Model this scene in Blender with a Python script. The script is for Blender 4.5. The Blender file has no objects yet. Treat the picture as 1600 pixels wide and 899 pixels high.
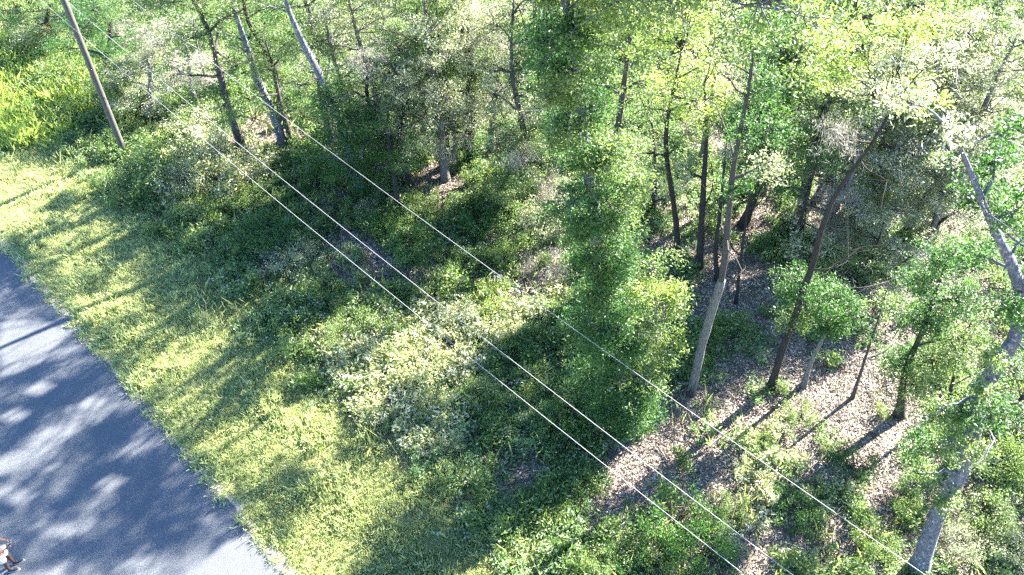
import bpy, math, random
import numpy as np
from mathutils import Vector, Matrix
from math import radians as R, sin, cos, tan, pi

random.seed(7)
rng = np.random.default_rng(11)
scene = bpy.context.scene
COL = scene.collection

# ------------------------------------------------------------ camera
PITCH = R(46.5); FPX = 1300.0; CAMH = 22.0
cam_data = bpy.data.cameras.new('camera')
cam_data.sensor_width = 36.0
cam_data.lens = FPX / 1600 * 36.0
cam_data.clip_start = 0.1
cam_data.clip_end = 3000
cam = bpy.data.objects.new('camera', cam_data)
COL.objects.link(cam)
cam.location = (0, 0, CAMH)
cam.rotation_euler = (pi / 2 - PITCH, 0, 0)
scene.camera = cam

# ------------------------------------------------------------ sky, sun, exposure
SUN_AZ = R(50); SUN_EL = R(32)
world = bpy.data.worlds.new('World'); scene.world = world
world.use_nodes = True
wn = world.node_tree
bg = wn.nodes['Background']
sky = wn.nodes.new('ShaderNodeTexSky')
sky.sky_type = 'NISHITA'; sky.sun_disc = False
sky.sun_elevation = SUN_EL; sky.sun_rotation = SUN_AZ
sky.air_density = 1.0; sky.dust_density = 0.1; sky.ozone_density = 6.0
wn.links.new(sky.outputs[0], bg.inputs[0])
bg.inputs[1].default_value = 0.066
sd = bpy.data.lights.new('sun', 'SUN')
sd.energy = 5.0; sd.angle = R(0.53); sd.color = (1.0, 0.93, 0.82)
sun = bpy.data.objects.new('sun', sd); COL.objects.link(sun)
SDIR = Vector((sin(SUN_AZ) * cos(SUN_EL), cos(SUN_AZ) * cos(SUN_EL), sin(SUN_EL)))
sun.rotation_euler = SDIR.to_track_quat('Z', 'Y').to_euler()
sun.location = SDIR * 60
scene.view_settings.view_transform = 'Standard'
scene.view_settings.look = 'None'
scene.view_settings.gamma = 1
scene.view_settings.exposure = 3.6
scene.cycles.max_bounces = 6
scene.cycles.diffuse_bounces = 3
scene.cycles.transmission_bounces = 4
scene.cycles.use_denoising = False

# ------------------------------------------------------------ from a direction of view to a place on the ground
def ray(px, py):
    a = (px - 800) / FPX; b = (449.5 - py) / FPX
    return Vector((a, cos(PITCH) + b * sin(PITCH), -sin(PITCH) + b * cos(PITCH)))
def G(px, py, h=0.0):
    d = ray(px, py); t = (h - CAMH) / d.z
    return Vector((d.x * t, d.y * t, h))
def P(px, py, Y):
    d = ray(px, py); t = Y / d.y
    return Vector((d.x * t, Y, CAMH + d.z * t))
def pix(X, Y, Z):
    X = np.asarray(X, float); Y = np.asarray(Y, float); Z = np.asarray(Z, float) - CAMH
    f = Y * cos(PITCH) - Z * sin(PITCH); u = Y * sin(PITCH) + Z * cos(PITCH)
    f = np.where(f < 0.5, 0.5, f)
    return 800 + FPX * X / f, 449.5 - FPX * u / f
def depth(p):
    return p.y * cos(PITCH) + (CAMH - p.z) * sin(PITCH)

# ------------------------------------------------------------ materials
def new_mat(name):
    m = bpy.data.materials.new(name); m.use_nodes = True
    nt = m.node_tree; nt.nodes.clear()
    out = nt.nodes.new('ShaderNodeOutputMaterial')
    return m, nt, out
def ramp(nt, fac, stops):
    r = nt.nodes.new('ShaderNodeValToRGB')
    el = r.color_ramp.elements
    while len(el) > 1: el.remove(el[-1])
    el[0].position = stops[0][0]; el[0].color = (*stops[0][1], 1)
    for p, c in stops[1:]:
        e = el.new(p); e.color = (*c, 1)
    nt.links.new(fac, r.inputs[0])
    return r.outputs[0]
def noise(nt, scale, detail=4, rough=0.6, vec=None, dist=0.0):
    n = nt.nodes.new('ShaderNodeTexNoise')
    n.inputs['Scale'].default_value = scale
    n.inputs['Detail'].default_value = detail
    n.inputs['Roughness'].default_value = rough
    n.inputs['Distortion'].default_value = dist
    if vec is not None: nt.links.new(vec, n.inputs['Vector'])
    return n.outputs['Fac']
def objco(nt, scale=(1, 1, 1)):
    g = nt.nodes.new('ShaderNodeNewGeometry')
    mp = nt.nodes.new('ShaderNodeMapping')
    mp.inputs['Scale'].default_value = scale
    nt.links.new(g.outputs['Position'], mp.inputs['Vector'])
    return mp.outputs[0]
def mixc(nt, fac, a, b, mode='MIX'):
    m = nt.nodes.new('ShaderNodeMix'); m.data_type = 'RGBA'; m.blend_type = mode
    if isinstance(fac, (int, float)): m.inputs[0].default_value = fac
    else: nt.links.new(fac, m.inputs[0])
    for k, v in ((6, a), (7, b)):
        if isinstance(v, tuple): m.inputs[k].default_value = (*v, 1)
        else: nt.links.new(v, m.inputs[k])
    return m.outputs[2]
def bump(nt, h, strength, dist=0.02):
    b = nt.nodes.new('ShaderNodeBump')
    b.inputs['Strength'].default_value = strength
    b.inputs['Distance'].default_value = dist
    nt.links.new(h, b.inputs['Height'])
    return b.outputs[0]
def princ(nt, out, col, rough, spec=0.5, normal=None):
    p = nt.nodes.new('ShaderNodeBsdfPrincipled')
    if isinstance(col, tuple): p.inputs['Base Color'].default_value = (*col, 1)
    else: nt.links.new(col, p.inputs['Base Color'])
    p.inputs['Roughness'].default_value = rough
    p.inputs['Specular IOR Level'].default_value = spec
    if normal is not None: nt.links.new(normal, p.inputs['Normal'])
    if out is not None: nt.links.new(p.outputs[0], out.inputs[0])
    return p

def leaf_mat(name, stops, trans, tfac=0.45, rough=0.42, spec=0.5):
    """stops: leaf colours by the random tint of each leaf; trans: colour of light through it"""
    m, nt, out = new_mat(name)
    at = nt.nodes.new('ShaderNodeAttribute'); at.attribute_name = 'tint'
    oi = nt.nodes.new('ShaderNodeObjectInfo')
    ad = nt.nodes.new('ShaderNodeMath'); ad.operation = 'MULTIPLY_ADD'
    nt.links.new(oi.outputs['Random'], ad.inputs[0]); ad.inputs[1].default_value = 0.16
    nt.links.new(at.outputs['Fac'], ad.inputs[2])
    sb = nt.nodes.new('ShaderNodeMath'); sb.operation = 'SUBTRACT'; sb.inputs[1].default_value = 0.08
    nt.links.new(ad.outputs[0], sb.inputs[0])
    c = ramp(nt, sb.outputs[0], stops)
    p = princ(nt, None, c, rough, spec)
    t = nt.nodes.new('ShaderNodeBsdfTranslucent')
    tc = mixc(nt, 0.75, c, trans)
    nt.links.new(tc, t.inputs[0])
    mx = nt.nodes.new('ShaderNodeMixShader'); mx.inputs[0].default_value = tfac
    nt.links.new(p.outputs[0], mx.inputs[1]); nt.links.new(t.outputs[0], mx.inputs[2])
    nt.links.new(mx.outputs[0], out.inputs[0])
    return m

M = {}
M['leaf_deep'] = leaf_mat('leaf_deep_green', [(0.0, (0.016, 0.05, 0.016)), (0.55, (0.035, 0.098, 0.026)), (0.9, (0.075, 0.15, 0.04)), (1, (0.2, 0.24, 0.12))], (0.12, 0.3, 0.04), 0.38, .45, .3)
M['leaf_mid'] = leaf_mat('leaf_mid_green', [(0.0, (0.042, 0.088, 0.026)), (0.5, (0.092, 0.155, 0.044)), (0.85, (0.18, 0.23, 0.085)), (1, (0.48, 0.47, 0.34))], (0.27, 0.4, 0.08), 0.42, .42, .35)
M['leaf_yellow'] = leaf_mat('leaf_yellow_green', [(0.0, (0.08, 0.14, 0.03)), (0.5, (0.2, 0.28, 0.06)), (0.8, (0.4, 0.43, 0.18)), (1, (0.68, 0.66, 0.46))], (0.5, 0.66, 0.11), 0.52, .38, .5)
M['leaf_silver_glare'] = leaf_mat('leaf_grey_green_glare', [(0.0, (0.05, 0.095, 0.035)), (0.35, (0.14, 0.18, 0.075)), (0.68, (0.36, 0.37, 0.24)), (1, (0.72, 0.7, 0.6))], (0.42, 0.46, 0.22), 0.38, .45, .5)  # palest tints put sun glare on the leaves into their colour
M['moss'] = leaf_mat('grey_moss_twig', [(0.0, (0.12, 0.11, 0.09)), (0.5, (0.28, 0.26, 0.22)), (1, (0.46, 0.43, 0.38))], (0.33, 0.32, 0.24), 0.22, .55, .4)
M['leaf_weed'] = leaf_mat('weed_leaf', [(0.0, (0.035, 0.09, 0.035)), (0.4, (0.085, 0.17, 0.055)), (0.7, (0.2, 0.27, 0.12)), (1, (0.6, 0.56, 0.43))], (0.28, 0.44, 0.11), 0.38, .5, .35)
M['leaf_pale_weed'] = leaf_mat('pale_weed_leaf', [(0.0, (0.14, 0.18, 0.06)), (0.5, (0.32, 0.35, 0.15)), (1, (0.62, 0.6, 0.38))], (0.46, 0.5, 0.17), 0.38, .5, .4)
M['leaf_dry'] = leaf_mat('dry_leaf', [(0.0, (0.05, 0.036, 0.028)), (0.45, (0.17, 0.135, 0.108)), (0.8, (0.42, 0.37, 0.32)), (1, (0.76, 0.72, 0.66))], (0.26, 0.18, 0.11), 0.12, .6, .4)
M['grass_blade'] = leaf_mat('grass_blade', [(0.0, (0.09, 0.17, 0.045)), (0.3, (0.23, 0.31, 0.1)), (0.58, (0.47, 0.49, 0.25)), (1, (0.8, 0.75, 0.58))], (0.5, 0.58, 0.24), 0.42, .5, .4)
M['grass_tall'] = leaf_mat('tall_grass_blade', [(0.0, (0.09, 0.17, 0.035)), (0.5, (0.22, 0.31, 0.07)), (1, (0.56, 0.56, 0.3))], (0.46, 0.56, 0.12), 0.42, .5, .4)

def bark_mat(name, dark, light, patch, pamt=.55):
    m, nt, out = new_mat(name)
    v = objco(nt, (1, 1, .22))
    n1 = noise(nt, 30, 5, .75, v); n2 = noise(nt, 13, 7, .85, objco(nt, (1, 1, .6)))
    c = ramp(nt, n1, [(.32, dark), (.62, light)])
    pm = ramp(nt, n2, [(pamt - .03, (0, 0, 0)), (pamt + .05, (1, 1, 1))])
    c2 = mixc(nt, pm, c, patch)
    princ(nt, out, c2, .85, .2, bump(nt, n1, 1.0, .09))
    return m
M['bark'] = bark_mat('grey_brown_bark', (.030, .028, .026), (.115, .105, .097), (.24, .25, .24), .63)
M['bark_dark'] = bark_mat('dark_bark', (.018, .016, .015), (.062, .055, .050), (.12, .12, .11), .68)
M['bark_lichen'] = bark_mat('lichen_bark', (.045, .048, .064), (.19, .20, .235), (.52, .56, .58), .57)
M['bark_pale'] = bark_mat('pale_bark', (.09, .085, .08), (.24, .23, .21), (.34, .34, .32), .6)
m, nt, out = new_mat('pole_wood'); v = objco(nt, (1, 1, .06)); n1 = noise(nt, 40, 5, .7, v)
princ(nt, out, ramp(nt, n1, [(.3, (.045, .045, .043)), (.7, (.115, .112, .102))]), .8, .3, bump(nt, n1, .6, .02)); M['pole'] = m
m, nt, out = new_mat('wire_aluminium'); p = princ(nt, out, (.30, .30, .31), .6, .4); p.inputs['Metallic'].default_value = .2; M['wire'] = m
m, nt, out = new_mat('porcelain'); princ(nt, out, (.35, .36, .37), .3); M['porcelain'] = m
m, nt, out = new_mat('galvanised_steel'); p = princ(nt, out, (.45, .46, .47), .5); p.inputs['Metallic'].default_value = .8; M['steel'] = m

# ground of the wood: leaf litter over sand
m, nt, out = new_mat('forest_floor')
v = objco(nt)
nA = noise(nt, .35, 4, .6, v, .5); nB = noise(nt, 9, 6, .75, v); nC = noise(nt, 38, 3, .7, v)
c = ramp(nt, nB, [(.30, (.06, .038, .028)), (.48, (.19, .135, .11)), (.68, (.46, .38, .33))])
c = mixc(nt, ramp(nt, nC, [(.35, (0, 0, 0)), (.62, (1, 1, 1))]), c, (.26, .19, .155), 'MIX')
c = mixc(nt, ramp(nt, nA, [(.50, (0, 0, 0)), (.66, (.55, .55, .55))]), c, (.10, .12, .05))
princ(nt, out, c, .9, .25, bump(nt, nC, .8, .03)); M['floor'] = m
m, nt, out = new_mat('verge_turf')
v = objco(nt)
nA = noise(nt, .7, 4, .6, v, .4); nB = noise(nt, 7, 6, .75, v); nC = noise(nt, 45, 3, .7, v)
c = ramp(nt, nB, [(.32, (.10, .13, .04)), (.52, (.20, .21, .08)), (.70, (.40, .35, .20))])
c = mixc(nt, ramp(nt, nC, [(.38, (0, 0, 0)), (.66, (.8, .8, .8))]), c, (.38, .34, .18))
c = mixc(nt, ramp(nt, nA, [(.42, (0, 0, 0)), (.62, (.6, .6, .6))]), c, (.09, .15, .04))
princ(nt, out, c, .9, .2, bump(nt, nC, .9, .03)); M['turf'] = m
m, nt, out = new_mat('worn_asphalt')
v = objco(nt)
nA = noise(nt, .5, 4, .6, v); nC = noise(nt, 42, 2, .8, v); nD = noise(nt, 17, 3, .8, v)
c = ramp(nt, nC, [(.36, (.030, .036, .044)), (.52, (.058, .065, .076)), (.66, (.17, .18, .195))])
c = mixc(nt, ramp(nt, nD, [(.45, (0, 0, 0)), (.7, (.4, .4, .4))]), c, (.09, .097, .108))
c = mixc(nt, ramp(nt, nA, [(.4, (0, 0, 0)), (.7, (.35, .35, .35))]), c, (.047, .052, .060))
princ(nt, out, c, .72, .45, bump(nt, nC, .6, .01)); M['asphalt'] = m
m, nt, out = new_mat('edge_sand')
nB = noise(nt, 12, 5, .75, objco(nt))
princ(nt, out, ramp(nt, nB, [(.3, (.20, .17, .12)), (.7, (.45, .40, .31))]), .9, .2); M['sand'] = m
for nm, c, r in (('skin', (.055, .028, .022), .6), ('white_cloth', (.5, .5, .54), .85), ('hair', (.022, .015, .013), .5),
                 ('navy_shoe', (.010, .012, .026), .7), ('shoe_sole', (.32, .32, .34), .6), ('black_plastic', (.02, .02, .024), .4),
                 ('screen', (.03, .05, .07), .15), ('cap_cloth', (.10, .06, .13), .8)):
    m, nt, out = new_mat(nm)
    nB = noise(nt, 60, 3, .6, objco(nt))
    princ(nt, out, mixc(nt, nB, c, tuple(x * .75 for x in c)), r, .4); M[nm] = m

# ------------------------------------------------------------ building meshes
def tag(o, label=None, cat=None, group=None, kind=None):
    if label: o['label'] = label
    if cat: o['category'] = cat
    if group: o['group'] = group
    if kind: o['kind'] = kind
    return o
def empty(name, loc):
    o = bpy.data.objects.new(name, None); COL.objects.link(o); o.location = loc
    o.empty_display_size = .3
    return o
def mesh_np(name, verts, faces, mat, tint=None, smooth=False):
    """verts (n,3), faces (m,k) all of the same k"""
    me = bpy.data.meshes.new(name)
    verts = np.asarray(verts, np.float32); faces = np.asarray(faces, np.int32)
    k = faces.shape[1]
    me.vertices.add(len(verts)); me.vertices.foreach_set('co', verts.ravel())
    me.loops.add(faces.size); me.loops.foreach_set('vertex_index', faces.ravel())
    me.polygons.add(len(faces))
    me.polygons.foreach_set('loop_start', np.arange(0, faces.size, k, dtype=np.int32))
    me.polygons.foreach_set('loop_total', np.full(len(faces), k, np.int32))
    me.polygons.foreach_set('use_smooth', np.full(len(faces), smooth, bool))
    me.update(calc_edges=True)
    if tint is not None:
        a = me.attributes.new('tint', 'FLOAT', 'FACE'); a.data.foreach_set('value', np.asarray(tint, np.float32))
    me.materials.append(mat)
    return me
def obj(name, me, parent=None, loc=None):
    o = bpy.data.objects.new(name, me); COL.objects.link(o)
    if parent: o.parent = parent
    if loc is not None: o.location = loc
    return o

class Tubes:
    def __init__(s): s.v = []; s.f = []; s.n = 0
    def add(s, pts, rad, seg=7, wob=0.0):
        pts = [Vector(p) for p in pts]; n = len(pts); base = s.n
        t0 = (pts[1] - pts[0]).normalized()
        ref = Vector((1, 0, 0)) if abs(t0.x) < .8 else Vector((0, 1, 0))
        for i, p in enumerate(pts):
            t = (pts[min(i + 1, n - 1)] - pts[max(i - 1, 0)])
            t = t.normalized() if t.length > 1e-6 else t0
            a = (ref - t * ref.dot(t)).normalized(); b = t.cross(a); ref = a
            for k in range(seg):
                an = 2 * pi * k / seg; rr = rad[i] * (1 + (random.uniform(-wob, wob) if wob else 0))
                s.v.append(p + a * (cos(an) * rr) + b * (sin(an) * rr))
        for i in range(n - 1):
            for k in range(seg):
                k2 = (k + 1) % seg
                s.f.append((base + i * seg + k, base + i * seg + k2, base + (i + 1) * seg + k2, base + (i + 1) * seg + k))
        c = len(s.v)
        s.v.append(pts[-1] + (pts[-1] - pts[-2]).normalized() * rad[-1] * .5)
        for k in range(seg):
            s.f.append((base + (n - 1) * seg + k, base + (n - 1) * seg + (k + 1) % seg, c, c))
        s.n = len(s.v)
    def mesh(s, name, mat, smooth=True):
        me = bpy.data.meshes.new(name)
        me.from_pydata([tuple(x) for x in s.v], [], [f if f[2] != f[3] else f[:3] for f in s.f])
        me.polygons.foreach_set('use_smooth', [smooth] * len(me.polygons))
        me.materials.append(mat); me.update()
        return me

def curve_pts(a, b, n=6, sag=0.0, jit=0.0):
    a = Vector(a); b = Vector(b); L = (b - a).length; out = []
    off = Vector((random.uniform(-1, 1), random.uniform(-1, 1), random.uniform(-.5, .5))) * jit * L
    for i in range(n):
        t = i / (n - 1)
        p = a.lerp(b, t) + off * (4 * t * (1 - t)) + Vector((0, 0, sag * L * 4 * t * (1 - t)))
        if 0 < i < n - 1: p += Vector((random.gauss(0, 1), random.gauss(0, 1), random.gauss(0, 1))) * jit * L * .12
        out.append(p)
    return out
def smooth_path(pts, sub=3):
    pts = [Vector(p) for p in pts]; out = []
    for i in range(len(pts) - 1):
        p0 = pts[max(i - 1, 0)]; p1 = pts[i]; p2 = pts[i + 1]; p3 = pts[min(i + 2, len(pts) - 1)]
        for j in range(sub):
            t = j / sub
            out.append(0.5 * ((2 * p1) + (p2 - p0) * t + (2 * p0 - 5 * p1 + 4 * p2 - p3) * t * t + (3 * p1 - p0 - 3 * p2 + p3) * t ** 3))
    out.append(pts[-1]); return out

def leaves(centers, spread, n, L=.11, W=.05, up=.9, flat=.8, hang=0.0):
    """n leaves round each centre; returns verts, faces, tint"""
    centers = np.asarray(centers, float); m = len(centers)
    if m == 0: return np.zeros((0, 3)), np.zeros((0, 4), int), np.zeros(0)
    c = np.repeat(centers, n, axis=0)
    sp = np.repeat(np.asarray(spread, float) * np.ones(m), n)[:, None]
    off = rng.normal(size=(m * n, 3)) * sp * np.array([1, 1, flat]) * .6
    c = c + off
    nr = rng.normal(size=(m * n, 3)) * .7; nr[:, 2] += up
    nr /= np.linalg.norm(nr, axis=1)[:, None]
    d = rng.normal(size=(m * n, 3)); d[:, 2] -= hang * 2
    d -= nr * np.sum(d * nr, axis=1)[:, None]; d /= np.linalg.norm(d, axis=1)[:, None]
    s = np.cross(nr, d)
    l = (L * rng.uniform(.45, 1.6, m * n))[:, None]; w = (W * rng.uniform(.7, 1.2, m * n))[:, None]
    v = np.stack([c - d * l * .5, c + s * w * .5 - nr * w * .12, c + d * l * .5, c - s * w * .5 - nr * w * .12], axis=1).reshape(-1, 3)
    f = np.arange(m * n * 4).reshape(-1, 4)
    ct = np.repeat(rng.uniform(-.27, .27, m), n)
    t = np.clip(rng.beta(1.3, 1.6, m * n) + ct, 0, 1)
    return v, f, t
def join_leaves(parts):
    V = []; F = []; T = []; o = 0
    for v, f, t in parts:
        if len(v) == 0: continue
        V.append(v); F.append(f + o); T.append(t); o += len(v)
    return np.concatenate(V), np.concatenate(F), np.concatenate(T)

LIT = [[(x - 26, y + 4), (x, y - 12), (x + 28, y - 6), (x + 4, y + 12)] for x, y in ((80, 680), (140, 632), (170, 757), (212, 882), (100, 832), (20, 652), (30, 780), (330, 812), (210, 700), (60, 610))] + [[(0, 505), (60, 500), (110, 520), (60, 570), (0, 595)], [(300, 899), (350, 850), (400, 830), (450, 899)], [(110, 470), (190, 480), (180, 520), (120, 510)],
       [(430, 780), (520, 700), (640, 640), (720, 680), (620, 740), (540, 800), (480, 850), (430, 840)], [(540, 560), (700, 480), (860, 420), (900, 480), (800, 530), (720, 600), (700, 700), (600, 660)],
       [(250, 570), (350, 520), (370, 540), (270, 620)], [(300, 700), (430, 640), (460, 680), (330, 740)], [(1060, 370), (1190, 360), (1220, 460), (1130, 520), (1060, 450)],
       [(1020, 700), (1190, 600), (1240, 640), (1100, 760), (960, 830), (930, 800)], [(1070, 780), (1240, 680), (1300, 760), (1230, 899), (1120, 850)],
       [(1340, 440), (1420, 440), (1400, 540), (1330, 560)], [(820, 320), (900, 320), (910, 460), (820, 480)], [(0, 300), (120, 230), (170, 180), (180, 240), (60, 330), (0, 340)],
       [(0, 350), (100, 330), (180, 320), (200, 370), (100, 420), (40, 400)], [(190, 235), (330, 200), (430, 330), (330, 380), (230, 330)], [(440, 560), (520, 500), (560, 540), (480, 600)], [(740, 420), (840, 380), (860, 420), (760, 470)], [(550, 350), (640, 320), (660, 360), (560, 400)], [(900, 700), (960, 690), (930, 760), (860, 830), (830, 800)], [(270, 190), (330, 160), (430, 230), (380, 260)]]
def inpoly(px, py, poly):
    r = np.zeros(len(px), bool); n = len(poly); j = n - 1
    for i in range(n):
        xi, yi = poly[i]; xj, yj = poly[j]
        c = ((yi > py) != (yj > py)) & (px < (xj - xi) * (py - yi) / (yj - yi + 1e-9) + xi)
        r ^= c; j = i
    return r
def shades_sunny(pts):
    """which of these points stand between the sun and a sunny clearing of the ground"""
    pts = np.asarray(pts, float).reshape(-1, 3); t = pts[:, 2] / SDIR.z
    gx, gy = pix(pts[:, 0] - SDIR.x * t, pts[:, 1] - SDIR.y * t, pts[:, 2] * 0)
    m = np.zeros(len(pts), bool)
    for q in LIT: m |= inpoly(gx, gy, q)
    return m
def open_gaps(v, f, t, mat=None, base=(0, 0, 0), vis_keep=.4, zkeep=99):
    """thin the leaves that stand in the sun of a clearing: gaps cut for that light"""
    c = v[f].mean(axis=1)
    w = c @ np.array(mat, float).T + np.array(base, float) if mat is not None else c + np.array(base, float)
    m = shades_sunny(w) & (w[:, 2] > 1.3)
    qx, qy = pix(w[:, 0], w[:, 1], w[:, 2]); vis = (qx > 0) & (qx < 1600) & (qy > 0)
    k = ~m | (rng.uniform(size=len(w)) < np.where(vis, np.where(w[:, 2] < zkeep, vis_keep, min(vis_keep, .12)), .03))
    n = int(k.sum())
    return v[f[k]].reshape(-1, 3), np.arange(n * 4).reshape(-1, 4), t[k]
def blob_points(c, r, n):
    """n cluster centres in an uneven ellipsoid shell"""
    u = rng.normal(size=(n, 3)); u /= np.linalg.norm(u, axis=1)[:, None]
    rad = rng.uniform(.15, 1.0, n) ** .55
    lump = 1 + .28 * np.sin(u[:, 0] * 5 + c[0]) * np.cos(u[:, 1] * 4 + c[1]) + .2 * np.sin(u[:, 2] * 6 + c[0])
    return np.array(c) + u * rad[:, None] * lump[:, None] * np.array(r)

LEAF = {'leaf_deep': (.085, .038, .9, .8, 0), 'leaf_mid': (.085, .038, .9, .8, 0), 'leaf_yellow': (.09, .04, .9, .8, 0),
        'leaf_silver_glare': (.085, .036, .6, .8, .3), 'moss': (.17, .013, .1, 1.3, 1.2)}

NL = 46
LEAFDATA = {}
def build_tree(name, trunk, rad, blobs, bark, label, cat='tree', group=None, dens=1.0, bare=0, keep=.28, zkeep=99, seg=9, twigs=1.0, part='trunk', split=True):
    """trunk: world points from the ground up; blobs: (centre, radius xyz, leaf kind, density)"""
    base = Vector(trunk[0])
    e = empty(name, base)
    tag(e, label, cat, group)
    tp = smooth_path([Vector(p) - base for p in trunk], 3)
    n = len(tp)
    T = Tubes()
    rr = [rad * ((1 - i / (n - 1)) ** .8 * .85 + .15) * (1.6 if i == 0 else 1.1 if i == 1 else 1) for i in range(n)]
    tp2 = [tp[0] - Vector((0, 0, .1))] + tp[1:]
    T.add(tp2, rr, seg, .13)
    B = T; kinds = {}
    if split: obj(part, T.mesh(part, M[bark]), e)
    def newb():
        return Tubes() if split else B
    def endb(q):
        if split and q.n: obj('branch', q.mesh('branch', M[bark]), e)
    for c, r, kind, dn in blobs:
        c = Vector(c) - base; r = Vector((r, r, r)) if isinstance(r, (int, float)) else Vector(r)
        rm = (r.x + r.y + r.z) / 3
        # limb from the nearest trunk point a bit lower
        k = min(range(n), key=lambda i: (tp[i] - c).length + max(0, (tp[i].z - c.z + .2 * rm)) * 1.2)
        st = tp[k]
        L = (c - st).length
        B = newb()
        if L > .25:
            pr = min(rr[k] * .6, .02 + .018 * L + .02 * rm)
            pts = curve_pts(st, c, 7, .05, .12)
            B.add(pts, [pr * (1 - i / 7) + .01 for i in range(7)], 5)
        ncl = max(6, int(44 * dn * dens * rm ** 1.7 + 7))
        cl = blob_points(c, r, ncl)
        for q in cl[: max(3, int(ncl * .26 * twigs))]:
            q = Vector(q)
            if split and (q + base).z > 7 and shades_sunny([tuple(q + base)])[0]: continue
            s0 = c.lerp(st, random.uniform(0, .3))
            pts = curve_pts(s0, q, 5, .05, .14)
            B.add(pts, [.022 * rm ** .4, .018, .013, .009, .005], 4)
        endb(B)
        kinds.setdefault(kind, []).append((cl, .25 * max(.5, rm) ** .4))
    for j in range(bare):
        k = random.randint(n // 3, n - 1); st = tp[k]
        a = random.uniform(0, 2 * pi); L = random.uniform(.8, 2.2)
        en = st + Vector((cos(a) * L, sin(a) * L, random.uniform(-.1, .9) * L))
        pts = curve_pts(st, en, 6, 0, .16)
        B = newb()
        B.add(pts, [.03, .026, .02, .015, .01, .006], 4)
        for q in range(4):
            s0 = pts[random.randint(2, 5)]
            B.add(curve_pts(s0, s0 + Vector((random.gauss(0, .4), random.gauss(0, .4), random.gauss(.1, .3))), 4, 0, .2), [.011, .008, .006, .004], 3)
        endb(B)
    if not split: obj(part, T.mesh(part, M[bark]), e)
    for kind, lst in kinds.items():
        L_, W_, up, fl, hg = LEAF[kind]
        parts = [leaves(cl, sp, NL, L_, W_, up, fl * .6, hg) for cl, sp in lst]
        v, f, t = join_leaves(parts)
        if split: v, f, t = open_gaps(v, f, t, None, base, max(keep, .6 if kind == 'leaf_yellow' else 0), zkeep)
        else: LEAFDATA[len(LEAFDATA)] = (v, f, t)
        obj('crown' if kind != 'moss' else 'hanging_moss', mesh_np('crown', v, f, M[kind], t), e)['leafdata'] = -1 if split else len(LEAFDATA) - 1
    return e

def copy_tree(src, loc, rz, sc, label, group=None):
    c = src.copy(); COL.objects.link(c); c.location = loc; c.rotation_euler = (0, 0, rz); c.scale = sc if isinstance(sc, tuple) else (sc, sc, sc)
    c['label'] = label
    if 'group' in c: del c['group']
    if group: c['group'] = group
    for ch in src.children:
        d = ch.copy(); COL.objects.link(d); d.parent = c
    return c

# ------------------------------------------------------------ the setting
ra = G(0, 375); rb = G(455, 899)
RD = (ra - rb); RD.z = 0; RD.normalize()              # along the road, away from the camera
RN = Vector((RD.y, -RD.x, 0))                          # towards the wood
def road_pt(s, d, z=0): p = rb + RD * s + RN * d; return Vector((p.x, p.y, z))
def road_d(X, Y): return (X - rb.x) * RN.x + (Y - rb.y) * RN.y
def strip(name, d0, d1, z, mat, j0=0, j1=0, s0=-150, s1=260, step=1.2):
    v = []; f = []; n = int((s1 - s0) / step) + 1
    ph = [random.uniform(0, 6.28) for _ in range(8)]
    def jj(s, a): return a * (sin(s * 1.3 + ph[0]) * .4 + sin(s * 3.1 + ph[1]) * .3 + sin(s * .37 + ph[2]) * .5 + random.uniform(-.35, .35))
    for i in range(n):
        s = s0 + i * step
        v += [road_pt(s, d0 + jj(s, j0), z), road_pt(s, d1 + jj(s, j1), z)]
    for i in range(n - 1): f.append((2 * i, 2 * i + 1, 2 * i + 3, 2 * i + 2))
    me = bpy.data.meshes.new(name); me.from_pydata([tuple(x) for x in v], [], f); me.materials.append(mat)
    nz = me.polygons[0].normal.z
    o = obj(name, me)
    tag(o, kind='structure'); return o

me = bpy.data.meshes.new('ground')
me.from_pydata([(-600, -600, 0), (600, -600, 0), (600, 600, 0), (-600, 600, 0)], [], [(0, 1, 2, 3)])
me.materials.append(M['floor']); tag(obj('ground', me), kind='structure')
strip('grass_verge', -.3, 5.2, .006, M['turf'], 0, .8)
strip('far_grass_verge', -14, -6.9, .006, M['turf'], .8, .0)
strip('road_shoulder', -.5, .13, .012, M['sand'], 0, .12, step=.25)
strip('road', -7.0, 0.0, .022, M['asphalt'], .05, .13, step=.16)

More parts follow.
